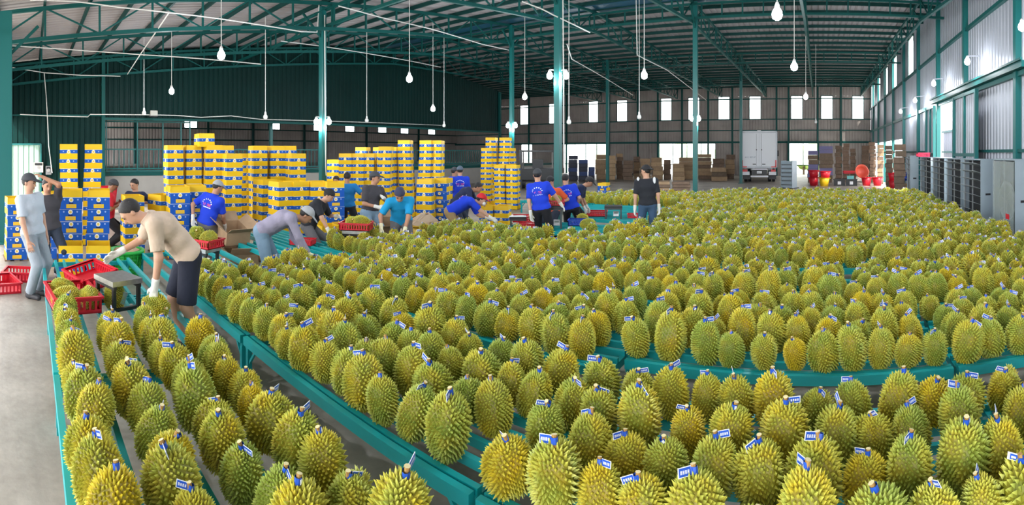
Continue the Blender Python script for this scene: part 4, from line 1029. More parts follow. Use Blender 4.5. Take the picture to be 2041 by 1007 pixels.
# ------------------------------------------------------------------ cartons
CW, CD, CH = 0.37, 0.50, 0.2
def print_mat(name, end):
    m = bpy.data.materials.new(name); m.use_nodes = True; nt = m.node_tree; b = nt.nodes['Principled BSDF']; L = nt.links.new
    b.inputs['Roughness'].default_value = .7; b.inputs['Specular IOR Level'].default_value = .25
    uv = nt.nodes.new('ShaderNodeUVMap'); sp = nt.nodes.new('ShaderNodeSeparateXYZ'); L(uv.outputs[0], sp.inputs[0])
    def mth(op, a, c, clamp=False):
        n = nt.nodes.new('ShaderNodeMath'); n.operation = op; n.use_clamp = clamp
        for i, q in enumerate((a, c)):
            if isinstance(q, (int, float)): n.inputs[i].default_value = q
            else: L(q, n.inputs[i])
        return n.outputs[0]
    u, v = sp.outputs[0], sp.outputs[1]
    AND = lambda *q: q[0] if len(q) == 1 else mth('MULTIPLY', q[0], AND(*q[1:]))
    def rect(u0, u1, v0, v1): return AND(mth('GREATER_THAN', u, u0), mth('LESS_THAN', u, u1), mth('GREATER_THAN', v, v0), mth('LESS_THAN', v, v1))
    def circ(cu, cv, rad):
        du = mth('MULTIPLY', mth('SUBTRACT', u, cu), CW); dv = mth('MULTIPLY', mth('SUBTRACT', v, cv), CH)
        return mth('LESS_THAN', mth('ADD', mth('MULTIPLY', du, du), mth('MULTIPLY', dv, dv)), rad * rad)
    col = [None]
    def paint(mask, c):
        n = nt.nodes.new('ShaderNodeMix'); n.data_type = 'RGBA'
        if col[0] is None: n.inputs[6].default_value = c0
        else: L(col[0], n.inputs[6])
        n.inputs[7].default_value = (*c, 1); L(mask, n.inputs[0]); col[0] = n.outputs[2]
    blue, yel, wht = (0.012, 0.105, 0.50), (0.86, 0.55, 0.01), (0.85, 0.85, 0.78)
    c0 = (*blue, 1)
    if end:
        paint(rect(.28, .73, .10, .42), yel); paint(rect(.33, .68, .16, .36), (.80, .50, .06)); paint(rect(.40, .60, .46, .54), (.01, .012, .02))
    else:
        paint(mth('LESS_THAN', v, .60), yel)
        q = mth('DIVIDE', mth('SUBTRACT', u, .5), .15); bump = mth('MULTIPLY', mth('SUBTRACT', 1.0, mth('MULTIPLY', q, q)), .16)
        paint(AND(mth('LESS_THAN', v, mth('ADD', bump, .60)), mth('GREATER_THAN', bump, 0)), yel)
    paint(circ(.5, .78, .037), wht); paint(circ(.5, .77, .022), (.80, .60, .12))
    for cu in (.2, .8): paint(circ(cu, .80, .014), (.32, .45, .80))
    paint(rect(0, 1, .965, 1.01), (.62, .70, .82))
    L(col[0], b.inputs['Base Color']); return m
M_side, M_end = print_mat('carton_side_print', False), print_mat('carton_end_print', True)
M_yel = mat('carton_yellow', (0.86, 0.55, 0.01), .55, var=.04, scale=5)
def carton_mesh(kind):
    me = bpy.data.meshes.new('carton')
    w, d, h = CW / 2, CD / 2, CH
    V = [(-w, -d, 0), (w, -d, 0), (w, d, 0), (-w, d, 0), (-w, -d, h), (w, -d, h), (w, d, h), (-w, d, h)]
    Fc = [(0, 1, 5, 4), (1, 2, 6, 5), (2, 3, 7, 6), (3, 0, 4, 7), (4, 5, 6, 7), (3, 2, 1, 0)]
    me.from_pydata(V, [], Fc)
    for m in (M_side, M_end, M_card): me.materials.append(m)
    me.polygons.foreach_set('material_index', [1 if kind == 'B' else 0, 0, 1 if kind == 'B' else 0, 0, 2, 2])
    uv = me.uv_layers.new(name='UVMap'); uv.data.foreach_set('uv', [c for _ in range(6) for c in (0, 0, 1, 0, 1, 1, 0, 1)]); me.update(); return me
ME_car = {k: carton_mesh(k) for k in 'YB'}
def flaps(T, M, hgt=.115, z=CH, splay=0.0):
    t = .006
    for k, (a, L, off) in enumerate(((0, CW, CD / 2), (PI / 2, CD, CW / 2), (PI, CW, CD / 2), (-PI / 2, CD, CW / 2))):
        R = M @ Matrix.Rotation(a, 4, 'Z') @ Matrix.Translation((0, -off + t / 2, z)) @ Matrix.Rotation(splay, 4, 'X')
        link('flap', cube_mesh(M_yel), T, R @ Matrix.Translation((0, 0, hgt / 2)) @ Matrix.Diagonal((L, t, hgt, 1)))
GY = 'yellow and blue durian cartons'
def carton(M, kind, label, open_=False, group=GY):
    if not open_: return tag(link('carton', ME_car[kind], None, M), label, 'carton', group)
    T = tag(link('carton', None, None, M), label, 'carton', group)
    link('box', ME_car[kind], T, M); flaps(T, M, splay=random.uniform(-.12, .04)); return T
NCAR = 0
def stack(px, r, ytop, kind, where, yaw=.12, n=None, dxy=(0, 0), zb=0.02):
    global NCAR
    ztop = zy(ytop, r) - .11
    if n is None: n = max(1, round((ztop - zb) / CH))
    p = at(px, r); a = -th(px) + yaw
    lean = (random.uniform(-.01, .01), random.uniform(-.01, .01))
    for k in range(n):
        M = Matrix.Translation((p.x + lean[0] * k + random.uniform(-.008, .008), p.y + lean[1] * k + random.uniform(-.008, .008), zb + k * CH)) @ Matrix.Rotation(a + random.uniform(-.035, .035), 4, 'Z')
        i = n - k
        pos = 'top' if i == 1 else ('bottom' if k == 0 else ordn(i) + ' from top')
        kd = kind if kind != 'M' else ('B' if k < n - 1 else 'Y')
        carton(M, kd, '%s carton, %s of the %s' % ('blue' if kd == 'B' else 'yellow-blue', pos, where), open_=(k == n - 1)); NCAR += 1
    pal = thing('pallet', 'wooden pallet under the %s' % where, 'pallet', p, a, group='pallets under cartons')
    for q in (-.17, 0, .17): link('plank', cube_mesh(M_card2), pal, WM[pal.name] @ Matrix.Translation((q, 0, zb / 2)) @ Matrix.Diagonal((.1, CD, zb - .002, 1)))
stack(141, 10.8, 285, 'Y', 'left of the tall pair by the left wall', .0)
stack(182, 10.8, 287, 'Y', 'right of the tall pair by the left wall', .0)
stack(140, 8.5, 387, 'B', 'left blue stack before the tall pair', .0)
stack(193, 8.5, 387, 'B', 'right blue stack before the tall pair', .0)
stack(31, 9.3, 389, 'B', 'blue stack at the far left picture edge', .1)
stack(93, 9.4, 392, 'B', 'blue stack behind the two standing men', .0)
stack(263, 9.7, 391, 'Y', 'stack in front of the navy shirt', .2)
stack(326, 9.9, 379, 'Y', 'left short stack behind the green basket', .55)
stack(352, 9.4, 372, 'B', 'blue stack left of the royal blue polo', .15)
stack(383, 9.7, 361, 'B', 'blue stack touching the royal blue polo', .15)
for i, (px, r, yt) in enumerate(((347, 12.0, 293), (385, 12.1, 294), (420, 12.0, 292), (443, 12.6, 293), (459, 11.5, 309))):
    stack(px, r, yt, 'Y', '%s tower of the left carton group' % ordn(i + 1), .22)
p = at(407, 12.0, zy(292, 12.0) - .11 + .1); carton(Matrix.Translation(p) @ Matrix.Rotation(1.5, 4, 'Z'), 'Y', 'single open carton lying across the left carton group', True)
for i, (px, r, yt) in enumerate(((489, 13.6, 304), (516, 13.2, 298), (544, 13.3, 298), (570, 13.4, 299), (594, 13.5, 300), (586, 12.6, 312))):
    stack(px, r, yt, 'Y', '%s tower of the carton group left of column' % ordn(i + 1), .3)
for i, (px, r, yt) in enumerate(((527, 11.6, 362), (556, 10.9, 363), (590, 11.0, 364))):
    stack(px, r, yt, 'Y', '%s stack of the front middle cartons' % ordn(i + 1), .45)
for i, (px, r, yt) in enumerate(((628, 11.0, 360), (665, 10.8, 359))):
    stack(px, r, yt, 'Y' if i == 0 else 'B', '%s stack behind the black tee' % ['left', 'right'][i], .2)
for i, (px, r, yt) in enumerate(((670, 15.9, 317), (688, 15.0, 304), (714, 14.9, 301), (738, 15.0, 300), (764, 14.8, 299))):
    stack(px, r, yt, 'Y', '%s tower of the big middle carton wall' % ordn(i + 1), -.2)
for i, (px, r, yt) in enumerate(((727, 16.2, 290), (757, 16.3, 290), (783, 15.6, 288), (814, 15.4, 286), (844, 15.6, 286), (870, 15.7, 275))):
    stack(px, r, yt, 'Y', '%s tower of the rear middle carton wall' % ordn(i + 1), -.25)
for i, (px, r, yt) in enumerate(((852, 12.0, 354), (884, 12.3, 354))):
    stack(px, r, yt, 'Y' if i == 0 else 'B', '%s stack before the middle carton wall' % ['left', 'right'][i], -.3)
for i, (px, r, yt) in enumerate(((969, 19.0, 300), (986, 19.2, 275), (1003, 19.2, 276), (1019, 19.5, 300), (1000, 17.6, 333), (1024, 17.4, 333))):
    stack(px, r, yt, 'Y', '%s tower of the rightmost carton group' % ordn(i + 1), -.25)
for i, (px, r, yt) in enumerate(((972, 13.6, 405), (1003, 13.6, 404))):
    stack(px, r, yt, 'Y', '%s low stack behind the red cap' % ['left', 'right'][i], -.2)
stack(1203, 20.5, 362, 'B', 'lone low stack among the far durians', -.3)
stack(538, 9.2, 468, 'Y', 'low box behind the lilac shirt', .1, n=1); stack(652, 9.9, 455, 'B', 'low box beside the black tee legs', .3, n=2)
stack(690, 10.6, 430, 'Y', 'low boxes under the red crate stand', .1, n=2); stack(760, 11.0, 395, 'Y', 'stack behind the charcoal tee', .1)
for i, (px, w) in enumerate(((141, 'left'), (196, 'right'))):
    M = Matrix.Translation(at(px, 7.9, 0.02)) @ Matrix.Rotation(-th(px), 4, 'Z')
    carton(M, 'Y', '%s lower open carton on the floor before the blue stacks' % w); carton(M @ Matrix.Translation((0, -.02, CH)), 'Y', '%s upper open carton with yellow flaps before blue stacks' % w, True)
def open_box(px, r, z, label, s=1.0, yaw=0.0, tilt=0.0):       # plain brown carton, lid open
    p = at(px, r, z); T = thing('open_carton', label, 'carton', p, -th(px) + yaw)
    B = WM[T.name] @ Matrix.Rotation(tilt, 4, 'X') @ Matrix.Scale(s, 4)
    b = MB(); w, d, h, t = .2, .25, .22, .006
    b.box((-w, -d, 0), (w, d, t)); b.box((-w, -d, 0), (w, -d + t, h)); b.box((-w, d - t, 0), (w, d, h)); b.box((-w, -d, 0), (-w + t, d, h)); b.box((w - t, -d, 0), (w, d, h))
    b.build('box', M_card, T, B)
    for a, L, off in ((0, 2 * w, d), (PI / 2, 2 * d, w), (PI, 2 * w, d), (-PI / 2, 2 * d, w)):
        link('flap', cube_mesh(M_card), T, B @ Matrix.Rotation(a, 4, 'Z') @ Matrix.Translation((0, -off, h)) @ Matrix.Rotation(.9, 4, 'X') @ Matrix.Translation((0, 0, .09)) @ Matrix.Diagonal((L, t, .18, 1)))
open_box(462, 8.9, .42, 'brown open carton being packed by the royal blue polo', 1.1, .4, .25)
open_box(480, 8.6, .0, 'brown open carton on the floor left of lilac shirt', 1.2, .2)
open_box(768, 9.6, .42, 'brown open carton held beside the charcoal tee', 1.0, .3, .3)

# ------------------------------------------------------------------ plastic crates, tubs, baskets
def crate_mesh(m, L=.56, W=.38, H=.13, t=.012):
    b = MB(); n = 12
    b.box((-L / 2, -W / 2, 0), (L / 2, W / 2, t))
    for sx in (-1, 1):
        x0, x1 = sorted((sx * L / 2, sx * (L / 2 - t))); b.box((x0, -W / 2, H - .03), (x1, W / 2, H)); b.box((x0, -W / 2, 0), (x1, W / 2, .03))
        for k in range(9): y = -W / 2 + W * k / 8; b.box((x0, max(-W / 2, y - .010), .03), (x1, min(W / 2, y + .010), H - .03))
    for sy in (-1, 1):
        y0, y1 = sorted((sy * W / 2, sy * (W / 2 - t))); b.box((-L / 2, y0, H - .03), (L / 2, y1, H)); b.box((-L / 2, y0, 0), (L / 2, y1, .03))
        for k in range(13): x = -L / 2 + L * k / 12; b.box((max(-L / 2, x - .011), y0, .03), (min(L / 2, x + .011), y1, H - .03))
    return b
def rim_mb(L=.56, W=.38, H=.13):
    b = MB(); o = .014
    b.box((-L / 2 - o, -W / 2 - o, H - .012), (L / 2 + o, -W / 2 + .012, H + .006)); b.box((-L / 2 - o, W / 2 - .012, H - .012), (L / 2 + o, W / 2 + o, H + .006))
    b.box((-L / 2 - o, -W / 2, H - .012), (-L / 2 + .012, W / 2, H + .006)); b.box((L / 2 - .012, -W / 2, H - .012), (L / 2 + o, W / 2, H + .006)); return b
CRM = {}
def crate(p, yaw, m, label, tilt=0.0, s=1.0, group='plastic crates'):
    if m.name not in CRM: CRM[m.name] = (mesh_of(crate_mesh(m), 'crate', [m]), mesh_of(rim_mb(), 'crate_rim', [m]))
    M = Matrix.Translation(Vector(p)) @ Matrix.Rotation(yaw, 4, 'Z') @ Matrix.Rotation(tilt, 4, 'X') @ Matrix.Scale(s, 4)
    T = tag(link('plastic_crate', None, None, M), label, 'crate', group)
    link('tray', CRM[m.name][0], T, M); link('rim', CRM[m.name][1], T, M); return T
def tub(p, m, label, r0=.2, r1=.3, h=.42, tilt=(0, 0), group='plastic tubs'):
    M = Matrix.Translation(Vector(p)) @ Matrix.Rotation(tilt[1], 4, 'Z') @ Matrix.Rotation(tilt[0], 4, 'X')
    T = tag(link('plastic_tub', None, None, M), label, 'tub', group)
    MB().lathe([(r0, 0), (r0 + (r1 - r0) * .5, h * .5), (r1, h), (r1 - .012, h), (r0 + (r1 - r0) * .5 - .012, h * .5), (r0 - .012, .012)], 20).build('bowl', m, T, M, True)
    MB().lathe([(r1 - .01, h - .025), (r1 + .02, h - .025), (r1 + .02, h), (r1 - .01, h)], 20, cap=False).build('rim', m, T, M, True)
    for k in (0, PI): link('handle', cube_mesh(m), T, M @ Matrix.Rotation(k, 4, 'Z') @ Matrix.Translation((r1 + .03, 0, h - .03)) @ Matrix.Diagonal((.03, .12, .03, 1)))
    return T
def lay_durian(p, label, s=.95, rnd=.5, lay=(0, 1.2), tagged=False):
    return durian(durian_pose(p[0], p[1], p[2], s, lay), label, rnd, 'loose durians', tagged)
# weighing stands with a steel plate, a dark frame and the read-out under it
def stand(p, yaw, label, w=.36, d=.30, h=.30, plastic=False):
    T = thing('weighing_stand', label, 'scale', p, yaw); M = WM[T.name]; mtop = M_steel if not plastic else M_black; ml = M_black if not plastic else mat('grey_plastic', (.06, .07, .075), .5)
    c = lambda nm, lo, hi, m: cuboid(nm, lo, hi, m, T, M)
    c('plate', (-w / 2, -d / 2, h - .05), (w / 2, d / 2, h), mtop)
    for sx in (-1, 1):
        for sy in (-1, 1): c('leg', (sx * (w / 2 - .03) - .017, sy * (d / 2 - .03) - .017, .0), (sx * (w / 2 - .03) + .017, sy * (d / 2 - .03) + .017, h - .05), ml)
        c('foot_rail', (sx * (w / 2 - .03) - .017, -d / 2, 0), (sx * (w / 2 - .03) + .017, d / 2, .03), ml); 
    for sy in (-1, 1): c('stretcher', (-w / 2, sy * (d / 2 - .03) - .015, h - .085), (w / 2, sy * (d / 2 - .03) + .015, h - .05), ml)
    R = M @ Matrix.Translation((.06, -.02, .045)) @ Matrix.Rotation(-.35, 4, 'X')
    link('readout', cube_mesh(M_steel), T, R @ Matrix.Translation((0, 0, .06)) @ Matrix.Diagonal((.13, .05, .12, 1)))
    link('display', cube_mesh(mat('display_window', (.25, .3, .28), .2)), T, R @ Matrix.Translation((0, -.027, .075)) @ Matrix.Diagonal((.09, .006, .04, 1)))
    return T
s1 = Vector((-5.02, .88, TT)); stand(s1, .35, 'steel topped weighing stand under the beige polo man\'s hand', .40, .34, .30)
s2 = Vector((-6.3, 2.25, TT)); stand(s2, .5, 'weighing stand carrying a red crate behind the beige polo', .36, .3, .3)
s3 = Vector((-6.62, 5.02, TT)); stand(s3, .7, 'weighing stand carrying a red crate before the charcoal tee', .4, .32, .28)
s4 = Vector((-5.25, 9.0, TT)); stand(s4, .5, 'dark grey plastic stool beside the turned blue polo', .36, .34, .46, True)
s5 = Vector((-4.75, 10.95, TT)); stand(s5, .4, 'black weighing stand among the empty far racks', .42, .34, .30, True)
s6 = Vector((-6.05, 8.85, TT)); stand(s6, .6, 'black weighing stand right of the khaki trousers', .36, .3, .2, True)
crate(s2 + Vector((0, 0, .305)), .5, M_red, 'red crate with durians on the stand behind the beige polo', s=.85)
crate(s3 + Vector((0, 0, .285)), .7, M_red, 'red crate with durians on the stand before charcoal tee', s=.9)
crate(s4 + Vector((0, 0, .465)), .5, M_red, 'red crate on the dark stool between blue polos', s=.8)
crate((-5.12, .42, TT), .12, M_red, 'red crate with durians on the end of the left aisle rack', s=1.2)
crate((-5.78, .70, TT + .06), .3, M_red, 'empty red crate leaning behind the near red crate', .22, 1.1)
crate((-7.75, -.10, 0), 1.4, M_red, 'empty red crate on the floor behind the pale tee man', s=1.1); crate((-7.2, -.42, 0), .3, M_red, 'red crate on the floor cut by the left edge', s=1.1)
crate((-6.3, 9.5, TT), .6, M_red, 'red crate right of the white mask', s=1.0); crate((-5.7, 8.72, TT), .5, M_red, 'red crate left of the blue crate on mid rack', s=.8); crate((-4.95, 9.62, TT), .4, M_bluep, 'blue crate behind the turned blue polo', s=.9)
crate((-5.3, 11.2, TT), .4, M_red, 'red crate left of the far black stand', s=.9); crate((-4.3, 11.25, TT), .4, M_red, 'red crate right of the far black stand', s=.7); crate((-6.3, 6.7, TT), .6, M_red, 'red crate behind the cyan polo', s=.9)
crate((-7.3, 4.4, TT), .7, M_red, 'small red crate under the black tee hand', s=.7)
for p, lab, q in (((-5.30, .36, TT + .02), 'large durian in the near red crate, left', .55), ((-4.99, .33, TT + .02), 'smaller durian in the near red crate, middle', .5), ((-4.95, .58, TT + .02), 'durian at the right end of the near red crate', .45),
                  ((-6.38, 2.2, s2.z + .33), 'left durian in the crate behind the beige polo', .35), ((-6.2, 2.3, s2.z + .33), 'right durian in the crate behind the beige polo', .5),
                  ((-6.70, 4.98, s3.z + .30), 'left durian in the crate before the charcoal tee', .4), ((-6.52, 5.08, s3.z + .30), 'right durian in the crate before the charcoal tee', .55),
                  ((-5.2, 9.0, s4.z + .48), 'durian in the crate on the dark stool', .5), ((-5.05, 9.9, TT), 'left loose durian on the empty mid rack', .5), ((-4.6, 9.2, TT), 'right loose durian on the empty mid rack', .45),
                  ((-5.95, 2.1, TT), 'single dull durian on the empty rack behind shorts', .3), ((-6.05, 9.5, TT + .02), 'durian in the red crate right of the white mask', .5)):
    lay_durian(p, lab, random.uniform(.8, .95), q, (random.uniform(0, 6), random.uniform(.9, 1.5)))
p = onp(228, 612, TT); lay_durian((p.x, p.y, TT - .01), 'round durian standing alone right of the near red crate', .9, .55, (0, .1))
w = POS[4]['wr'][1]; p = onp(311, 612, TT + .12); lay_durian((p.x, p.y, TT + .02), 'durian lying under the gloved hand of the beige polo', 1.0, .55, (.3, 1.45))
w = POS[6]['wr'][0]; lay_durian((w[0] + .14, w[1] - .02, w[2] - .20), 'durian held by the lilac shirt man', .85, .5, (.3, 1.2))
# basket, tubs and bins
def basket(px, r, label):
    p = at(px, r); T = thing('wicker_basket', label, 'basket', p); h = .44
    MB().lathe([(.20, 0), (.27, h), (.255, h), (.19, .02)], 22).build('shell', M_greenp, T, smooth=True)
    for k in range(7): z = .04 + k * .06; rr = .20 + .07 * z / h + .004; MB().lathe([(rr - .006, z), (rr + .006, z), (rr + .006, z + .03), (rr - .006, z + .03)], 22, cap=False).build('hoop', M_greenp, T, smooth=True)
    MB().lathe([(.262, h - .05), (.30, h - .045), (.30, h), (.262, h)], 22, cap=False).build('rim', M_greenp, T, smooth=True)
    for k in range(22):
        a = 2 * PI * k / 22; c, s_ = math.cos(a), math.sin(a); bar('stave', p + Vector((.205 * c, .205 * s_, .01)), p + Vector((.276 * c, .276 * s_, h - .03)), .02, .01, M_greenp, T)
    return p
p = basket(250, 7.9, 'bright green woven plastic basket behind the beige polo man')
T = thing('wrapping_paper', 'crumpled brown paper heaped in the green basket', 'paper', p + Vector((0, 0, .35)))
b = MB(); rr_ = random.Random(3); b.lathe([(.22 + rr_.uniform(-.02, .02), 0), (.2, .06), (.13, .11), (.04, .13)], 9); b.v = [(x + rr_.uniform(-.03, .03), y + rr_.uniform(-.03, .03), z + rr_.uniform(-.025, .025)) for x, y, z in b.v]
b.build('sheet', mat('brown_paper', (.52, .36, .24), .8), T)
tub(at(112, 12.3), M_yelp, 'large yellow tub behind the tall left cartons', .26, .34, 1.0)
for k, (px, r, m, lab) in enumerate(((212, 13.5, M_red, 'red tub behind the red shirt man'), (873, 9.9, M_yelp, 'yellow tub behind the khaki trousers'), (845, 10.2, M_yelp, 'yellow tub right of the cyan polo'))):
    tub(at(px, r), m, lab, .2, .3, .5 if k else 1.05)
crate(at(858, 9.5, .02), .5, M_red, 'red crate on the floor right of the cyan polo', s=1.2)
b = MB(); b.lathe([(.28, 0), (.24, .10), (.12, .2), (.03, .22)], 10); b.v = [(x + rr_.uniform(-.05, .05), y + rr_.uniform(-.05, .05), z + rr_.uniform(-.03, .03)) for x, y, z in b.v]
o = b.build('paper_bags', mat('paper_sack', (.55, .42, .30), .85), None, Matrix.Translation(at(848, 10.2, .5))); tag(o, 'crumpled brown paper heaped on the yellow tub', 'paper')

R0 = 30.0
for px, r, m, lab, z in ((1622, 30, M_red, 'leftmost red tub on the far floor', 0), (1622, 30, M_red, 'red tub nested on the leftmost red tub', .42), (1643, 29.4, M_yelp, 'yellow tub beside the leftmost red tubs', 0), (1645, 29.6, M_red, 'red tub standing in the yellow tub', .38),
                         (1727, 30, M_red, 'red tub right of the black crates', 0), (1749, 30, M_red, 'second red tub right of the black crates', 0), (1783, 26.5, M_red, 'red tub near the grey fan housings', 0), (1781, 26.6, M_red, 'red tub nested near the fan housings', .4), (1803, 23.5, M_yelp, 'yellow tub left of the fan housings', 0)):
    tub(at(px, r, z), m, lab, .22, .32, .5)
tub(at(1714, 30.3, .75), mat('coral_plastic', (.62, .10, .06), .4), 'coral red basin tipped on its side above the tubs', .25, .42, .35, (1.25, .3))
crate(at(1797, 24.2, .75), .4, M_bluep, 'blue crate tipped above the yellow tub', .7, 1.1); crate(at(1692, 30, .72), .1, M_red, 'red crate on the black crates', s=1.2)
for px, lab in ((1673, 'left black crate with a white label by the tubs'), (1697, 'right black crate by the tubs')):
    p = at(px, 30); T = thing('black_crate', lab, 'crate', p, -th(px))
    cuboid('body', (-.34, -.22, 0), (.34, .22, .38), M_black, T, WM[T.name]); cuboid('rim', (-.37, -.25, .35), (.37, .25, .4), M_black, T, WM[T.name]); cuboid('paper_label', (-.1, -.235, .08), (.1, -.22, .26), M_white, T, WM[T.name])
T = thing('teal_box', 'small pale teal box on the black crates', 'box', at(1695, 29.9, .4)); cuboid('body', at(1695, 29.9, .4) - Vector((.2, .12, 0)), at(1695, 29.9, .56) + Vector((.2, .12, 0)), mat('pale_teal', (.15, .45, .45), .5), T); cuboid('lid', at(1695, 29.9, .56) - Vector((.22, .14, 0)), at(1695, 29.9, .59) + Vector((.22, .14, 0)), mat('pale_teal', (.15, .45, .45), .5), T)

# ------------------------------------------------------------------ cardboard heaps and crate piles along the far wall
def heap(px0, px1, ytop, r, m, label, layer=.3, depth=.8, jit=.04, name='cardboard_stack', cat='cardboard stack', group='cardboard stacks by the far wall'):
    pa, pb = at(px0, r), at(px1, r); c = (pa + pb) / 2; w = (pb - pa).length; zt = zy(ytop, r); px = (px0 + px1) / 2
    T = thing(name, label, cat, c, -th(px), group); n = max(2, round(zt / layer)); M = WM[T.name]
    mats_ = m if isinstance(m, list) else [m]
    for k in range(n):
        lo = zt * k / n; hi = zt * (k + 1) / n - .015
        R = M @ Matrix.Translation((random.uniform(-jit, jit), random.uniform(-jit, jit) + depth / 2, (lo + hi) / 2)) @ Matrix.Rotation(random.uniform(-.06, .06), 4, 'Z')
        link('bundle', cube_mesh(random.choice(mats_)), T, R @ Matrix.Diagonal((w * random.uniform(.84, .92), depth, hi - lo, 1)))
M_card3 = mat('pale_cardboard', (0.52, 0.36, 0.21), 0.8, var=.15, scale=6); M_dk = mat('blue_black_crate', (.012, .018, .05), .5); M_wood = mat('old_pallet_wood', (.16, .115, .08), .85, var=.25, scale=9)
M_vio = mat('violet_print_carton', (.16, .15, .30), .7)
for i, (a, b_, yt, r, m) in enumerate(((1186, 1210, 308, 37, [M_card]), (1212, 1228, 310, 36.4, [M_card3]), (1228, 1242, 306, 37.5, [M_card2, M_card]), (1240, 1262, 320, 36, [M_card2]), (1262, 1276, 312, 37.5, [M_card2, M_card]), (1276, 1298, 316, 36.8, [M_card, M_card3]),
                                      (1298, 1322, 314, 36.6, [M_card3, M_card]), (1322, 1338, 318, 37.2, [M_card2]), (1340, 1366, 326, 35.8, [M_card3, M_card]), (1352, 1384, 314, 37.6, [M_card3, M_card]), (1388, 1420, 307, 37.4, [M_card, M_card2]), (1420, 1446, 316, 37, [M_card2, M_wood]), (1446, 1466, 308, 37.6, [M_card2, M_card]), (1415, 1450, 334, 35.0, [M_card, M_wood]))):
    heap(a, b_, yt, r, m, 'brown cardboard stack, %s from the left along the far wall' % ordn(i + 1), random.choice((.2, .28, .35)), jit=.06)
for i, (a, b_, yt, r) in enumerate(((1132, 1152, 310, 36.5), (1152, 1172, 318, 36.2), (1172, 1186, 333, 36.4))):
    heap(a, b_, yt, r, [M_dk, M_dk, mat('navy_crate', (.015, .05, .20), .5)], 'dark blue crate pile by the far window, %s from the left' % ordn(i + 1), .28, .9, .02, 'crate_pile', 'crate pile', 'dark blue crate piles')
for i, (a, b_, yt, r, m) in enumerate(((1609, 1632, 300, 33, [M_wood, M_vio]), (1632, 1662, 291, 33, [M_wood, M_vio]), (1664, 1678, 290, 34, [M_card2, M_wood]), (1679, 1693, 286, 34, [M_card2]), (1694, 1706, 296, 34, [M_card2, M_wood]),
                                      (1716, 1732, 290, 34, [M_card2, M_wood]), (1732, 1746, 283, 33, [M_card2]), (1748, 1761, 288, 31.5, [M_card2, M_card]), (1764, 1780, 290, 26.5, [M_wood]), (1781, 1806, 287, 22.6, [M_wood, M_card2]))):
    heap(a, b_, yt, r, m, 'stack of used cartons, %s from the left right of the truck' % ordn(i + 1), random.choice((.24, .3)), .8, .04, 'carton_stack', 'carton stack', 'used carton stacks right of the truck')
for i, (a, b_) in enumerate(((1312, 1336), (1338, 1378))):
    heap(a, b_, 362 - i * 0, 21, [M_card, M_card2], ['narrow', 'wide'][i] + ' pile of flattened cartons right of the black tee', .12, 1.0, .02, group='flattened cartons')
# dark parked machinery left of the nearest column
p = at(1072, 27); T = thing('forklift', 'dark parked forklift behind the nearest column', 'forklift', p, -th(1072)); M = WM[T.name]
for nm, lo, hi in (('mast', (-1.0, 0, 0), (-.85, .2, 2.1)), ('mast', (.85, 0, 0), (1.0, .2, 2.1)), ('body', (-.9, .3, .35), (.9, 2.2, 1.1)), ('overhead_guard', (-.9, .3, 2.0), (.9, 1.9, 2.1)), ('fork', (-.5, -1.0, .05), (-.35, .1, .12)), ('fork', (.35, -1.0, .05), (.5, .1, .12)), ('seat', (-.3, 1.0, 1.1), (.3, 1.5, 1.6)), ('carriage', (-.85, -.05, .5), (.85, .02, 1.1))):
    cuboid(nm, lo, hi, M_black, T, M)
for sx in (-.8, .8):
    for y in (.6, 1.9): MB().lathe([(.32, -.1), (.32, .1)], 16).build('wheel', M_black, T, M @ Matrix.Translation((sx, y, .32)) @ Matrix.Rotation(PI / 2, 4, 'Y'))
    bar('guard_post', M @ Vector((sx, .35, 1.1)), M @ Vector((sx, .35, 2.0)), .06, .06, M_steel, T)

